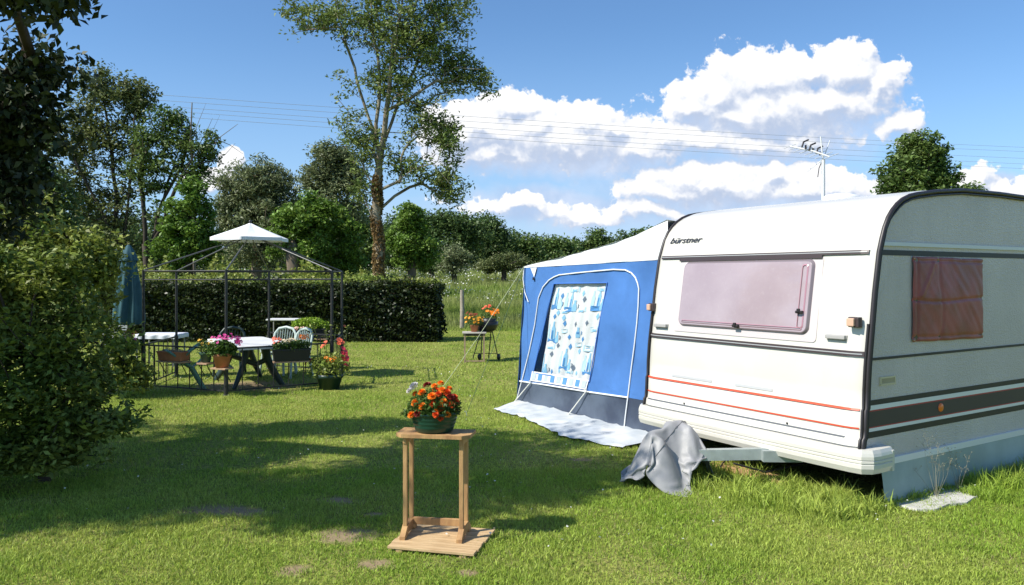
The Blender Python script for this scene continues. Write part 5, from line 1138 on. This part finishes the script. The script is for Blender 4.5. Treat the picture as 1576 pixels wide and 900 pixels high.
mb.build('stems', mat('stem_green', (.10, .14, .04), .7), cl); leaves('foliage', np.array(P), .042, LF_YEL, cl); flower_heads(cl, [(-.10, -.03, .62, 0, 1.3), (-.13, -.03, .59, 0, 1.1), (-.08, -.03, .66, 0, 1), (.13, -.05, .69, 0, 1.4), (.17, -.05, .66, 0, 1.2), (.12, -.04, .64, 0, 1.0), (.2, -.02, .9, 0, .7)], [MK], .035, style='flat')
# hanging pot on the left corner post
t_ = flowerpot('pot_plant', 'terracotta pot with pink flowers on the left corner post of the gazebo', (G0.x-.20, G0.y-.05, .44), .10, .17, TERR); plant(420, .20, .14, .22, .13, .045, LFP, t_, asp=.7); blooms(t_, 22, .18, .1, .25, .4, [MP, MK], .026)
mb = MB(); mb.tube([(.1, 0, .15), (.2, .05, .18)], .008, 6); mb.tube([(-.0, -.105, .15), (.105, 0, .15), (0, .105, .15), (-.105, 0, .15), (0, -.105, .15)], .006, 5); mb.build('hook', IRON, t_)
# small table with lime green trough at the back right
tb2 = thing('side_table', 'small pale narrow table behind the gazebo against the hedge', 'table', (gx(445, 15.6), 15.6, 0)); mb = MB(); mb.box((-.1, 0, .78), (.62, .4, .03), bev=.008); mb.build('table_top', PLW, tb2)
for x in (-.36, .16):
    for y in (-.16, .16): mb = MB(); mb.tube([(x, y, 0), (x, y, .77)], .013, 6); mb.build('leg', mat('leg_grey', (.25, .25, .24), .5), tb2)
p = G3.lerp(G4, .35); bracket((gx(477, 13.6), 13.6, .56), 0, .62, 'wooden shelf carrying the lime green trough at the back of the gazebo'); t_ = trough('planter_trough', 'dark trough overflowing with lime green foliage at the back of the gazebo', (gx(477, 13.6), 13.6, .565), 0, .56, .2, .17, POTB)
plant(1500, .33, .16, .22, .15, .05, leafmat('leaf_lime', (.22, .36, .03), (.32, .44, .05), vs=6), t_, asp=.4, sh=.4); flower_heads(t_, [(random.uniform(-.25, -.02), -.14, random.uniform(.13, .2), 0, 1) for _ in range(12)], [mat('bloom_pale_pink', (.72, .42, .36), .6, island=.2)], .024, style='flat')
# white clothed table behind left of the gazebo
tb3 = thing('camping_table', 'low table with a white cloth behind the left side of the gazebo', 'table', (gx(248, 14.3), 14.3, 0)); mb = MB(); mb.box((0, 0, .575), (.75, .55, .02)); mb.build('table_top', PLW, tb3)
for x in (-.33, .33):
    for y in (-.24, .24): mb = MB(); mb.tube([(x, y, 0), (x, y, .57)], .014, 6); mb.build('leg', MATS['leg_grey'], tb3)
mb = MB()
def cloth(u, v):
    x, y = (u-.5)*.92, (v-.5)*.72; ex = max(0, abs(x)-.38); ey = max(0, abs(y)-.28); e = max(ex, ey); a = math.copysign(min(abs(x), .385), x); b = math.copysign(min(abs(y), .285), y)
    return (a+.012*math.sin(y*30)*(ex > 0), b+.012*math.sin(x*30)*(ey > 0), .592-e)
mb.grid(cloth, 46, 36); tag(mb.build('tablecloth', mat('cloth_bluish_white', (.62, .64, .70), .7), loc=tb3.location), 'bluish white cloth over the low table behind the gazebo', 'tablecloth')
# grey white box front behind the shrub
wb = thing('garden_chair', 'white slatted garden chair half hidden behind the shrub by the closed parasol', 'chair', (gx(174, 12.6), 12.6, 0), R(20)); mb = MB(); mb.box((0, 0, .38), (.45, .42, .03), bev=.01); mb.build('seat', PLW, wb); 
for k in range(6): mb = MB(); mb.box((0, .2+.01*k, .48+k*.065), (.44, .015, .05), bev=.004); mb.build('slat', PLW, wb)
for x in (-.2, .2):
    for y in (-.18, .18): mb = MB(); mb.tube([(x, y, 0), (x, y, .38)], .016, 6); mb.build('leg', PLW, wb)
    mb = MB(); mb.tube([(x, .19, .38), (x, .27, .86)], .014, 6); mb.build('back_post', PLW, wb)
# ---- closed parasol
D = 12.4; pr = thing('parasol', 'closed teal green parasol standing between the shrub and the gazebo', 'parasol', (gx(198, D), D, 0))
def fold(a, k): return 1+(.10+.10*k)*math.sin(8*a+k*2)+.05*math.sin(5*a+1+k*4)
TEAL = mat('teal_canvas', (.035, .095, .115), .75, .25, var=.25, vscale=5)
mb = MB(); mb.lathe([(.205, .88), (.215, 1.0), (.20, 1.2), (.165, 1.5), (.13, 1.72), (.10, 1.88), (.085, 1.98)], n=48, fn=lambda a, k: fold(a, 1-k)); can = mb.build('canopy', TEAL, pr)
mb = MB(); mb.lathe([(.135, 1.90), (.12, 1.97), (.085, 2.06), (.04, 2.13), (.015, 2.16)], n=32, fn=lambda a, k: 1+.08*(1-k)*math.sin(8*a)); mb.build('top_flap', TEAL, can)
mb = MB(); mb.tube([(0, 0, 0), (0, 0, 2.2)], .02, 8); mb.build('pole', mat('pole_brown', (.10, .065, .04), .5), pr)
mb = MB(); mb.lathe([(.2, 0), (.2, .05), (.06, .07), (.03, .16), (0, .16)], n=24); mb.build('base', DKG, pr)

# ================================================================== FLOWER TABLE, BARBECUE, POST
D = 14.9; ft = thing('flower_table', 'small old wooden table on the lawn edge carrying a terracotta pot', 'table', (gx(730, D), D, 0), R(3)); OW = mat('weathered_wood', (.36, .26, .17), .8, .2, var=.25, vscale=10)
mb = MB(); mb.box((0, 0, .565), (.46, .34, .028), bev=.006); mb.build('table_top', mat('table_grey', (.42, .39, .34), .7, var=.15, vscale=10), ft)
for x in (-.2, .2):
    for y in (-.14, .14): mb = MB(); mb.box((x*.92, y, .275), (.028, .028, .55)); mb.build('leg', OW, ft)
mb = MB(); mb.box((0, -.14, .03), (.4, .02, .025)); mb.build('stretcher', OW, ft); mb = MB(); mb.box((0, 0, .53), (.42, .3, .04)); mb.build('apron', MATS['bark_dark'], ft)
t_ = flowerpot('pot_plant', 'terracotta pot of yellow and dark red flowers on the small old table', (gx(730, D), D, .58), .085, .135, TERR); plant(500, .18, .14, .2, .12, .035, LFP, t_)
flower_heads(t_, [(random.uniform(-.19, .19), random.uniform(-.12, .1), random.uniform(.17, .30), 0, 1) for _ in range(30)]+[(random.uniform(-.16, .05), random.uniform(0, .12), random.uniform(.30, .38), 1, 1) for _ in range(16)], [mat('bloom_gold', (.80, .34, .02), .6, island=.25, transl=.2), MD], .026, style='flat')
D = 15.2; bq = thing('barbecue', 'black kettle shaped barbecue on spindly legs with two wheels, beside the small old table', 'barbecue', (gx(748, D), D, 0)); BM = mat('enamel_black', (.018, .017, .018), .35, .5)
mb = MB(); mb.lathe([(0, .54), (.12, .55), (.20, .60), (.235, .68), (.24, .76), (.225, .76), (.22, .70), (0, .68)], n=28); mb.build('bowl', BM, bq)
for x, y, x2 in ((-.10, 0, -.26), (-.08, 0, -.10), (.10, 0, .05), (.12, 0, .24)): mb = MB(); mb.tube([(x, y, .58), (x2, y+.02, .03)], .011, 6); mb.build('leg', BM, bq)
mb = MB(); mb.tube([(-.24, .03, .13), (.22, .03, .13)], .007, 6); mb.build('axle', BM, bq)
for x in (-.13, .25): mb = MB(); mb.lathe([(0, -.02), (.055, -.02), (.065, 0), (.055, .02), (0, .02)], n=20); o = mb.build('wheel', RUB, bq); o.location = (x, .0, .065); o.rotation_euler = (R(90), 0, R(70))
t_ = thing('flower_box', 'pot of orange flowers standing in the black barbecue', 'flower pot', (gx(752, D), D, .68)); mb = MB(); mb.lathe([(0, 0), (.13, 0), (.15, .14), (.135, .14), (0, .12)], n=20); mb.build('pot', POTB, t_); plant(300, .17, .13, .16, .12, .035, LFP, t_)
flower_heads(t_, [(.10+random.gauss(0, .045), random.uniform(-.1, .05), .27+random.gauss(0, .035), 0, 1.1) for _ in range(20)]+[(-.03+random.gauss(0, .025), 0, .38+random.gauss(0, .03), 1, 1) for _ in range(7)], [MO, MK], .032, style='flat')
mb = MB(); mb.tube([(0, 0, -.1), (.01, 0, .6), (.0, 0, 1.22)], [.075, .07, .06], 10); tag(mb.build('fence_post', mat('old_post', (.32, .28, .23), .9, var=.25, vscale=8, bump=.5, bscale=20), loc=(gx(711, 24.4), 24.4, 0)), 'weathered grey wooden fence post at the meadow edge', 'post')

# ================================================================== AERIAL AND POWER LINES
D = 10.2; ax_ = gx(1267, D); an = thing('tv_aerial', 'white television aerial mast rising behind the caravan roof', 'aerial', (ax_, D, 0)); MW_ = mat('mast_white', (.62, .63, .62), .4, .5)
def apx(px, py, o=0): return Vector((gx(px, D)-ax_, o, gzp(py, D)))
mb = MB(); mb.tube([(0, 0, 0), (0, 0, gzp(245, D))], .024, 10); mb.tube([apx(1267, 250), apx(1263, 210)], .010, 8); mb.build('mast', MW_, an)
mb = MB(); mb.tube([apx(1272, 243, -.1), apx(1250, 232, 0), apx(1222, 222, .15)], .013, 6); boom = mb.build('boom', MW_, an)
for k in range(8):
    t0 = k/7; c = apx(1272, 243, -.1).lerp(apx(1222, 222, .15), t0); L = .16-.05*t0; mb = MB(); mb.tube([c+Vector((-L*.9, -.4*L, -.35*L)), c+Vector((L*.9, .4*L, .35*L))], .0045, 5); mb.build('element', MW_, boom)
for k in range(3):
    c = apx(1262-k*11, 236-k*5, 0); mb = MB(); mb.box(c, (.02, .02, .05)); mb.tube([c+Vector((-.05, 0, .0)), c+Vector((-.02, .02, .07)), c+Vector((.05, .03, .10))], .012, 5); mb.build('director', RUB, boom)
for s_, e_ in (((1268, 244), (1247, 262)), ((1268, 242), (1282, 214)), ((1266, 238), (1244, 218)), ((1270, 240), (1281, 236))): mb = MB(); mb.tube([apx(*s_), apx(*e_, .1)], .006, 5); mb.build('reflector_rod', MW_, an)
mb = MB(); mb.tube([apx(1266, 246), apx(1262, 258, .03), apx(1260, 272, .03)], .006, 5); mb.build('cable', RUB, an)
WIRE = mat('wire_grey', (.45, .46, .48), .5, .4, metal=.3)
for k, (o1, o2, lb) in enumerate(((0, 0, 'topmost'), (9, 6, 'second from the top'), (17, 17, 'middle'), (23, 26, 'second from the bottom'), (31, 33, 'lowest'))):
    a = Vector((gx(-200, 60), 60, gzp(112+o1, 60))); b = Vector((gx(1900, 110), 110, gzp(238+o2, 110))); pts = []
    m0 = 17
    for i in range(m0): t0 = i/(m0-1); p = a.lerp(b, t0); p.z -= 1.6*4*t0*(1-t0)*.55; pts.append(p-a)
    mb = MB(); mb.tube(pts, .016, 5); tag(mb.build('power_line', WIRE, loc=a), lb+' of the five overhead wires crossing the sky', 'wire', 'overhead wires across the sky')
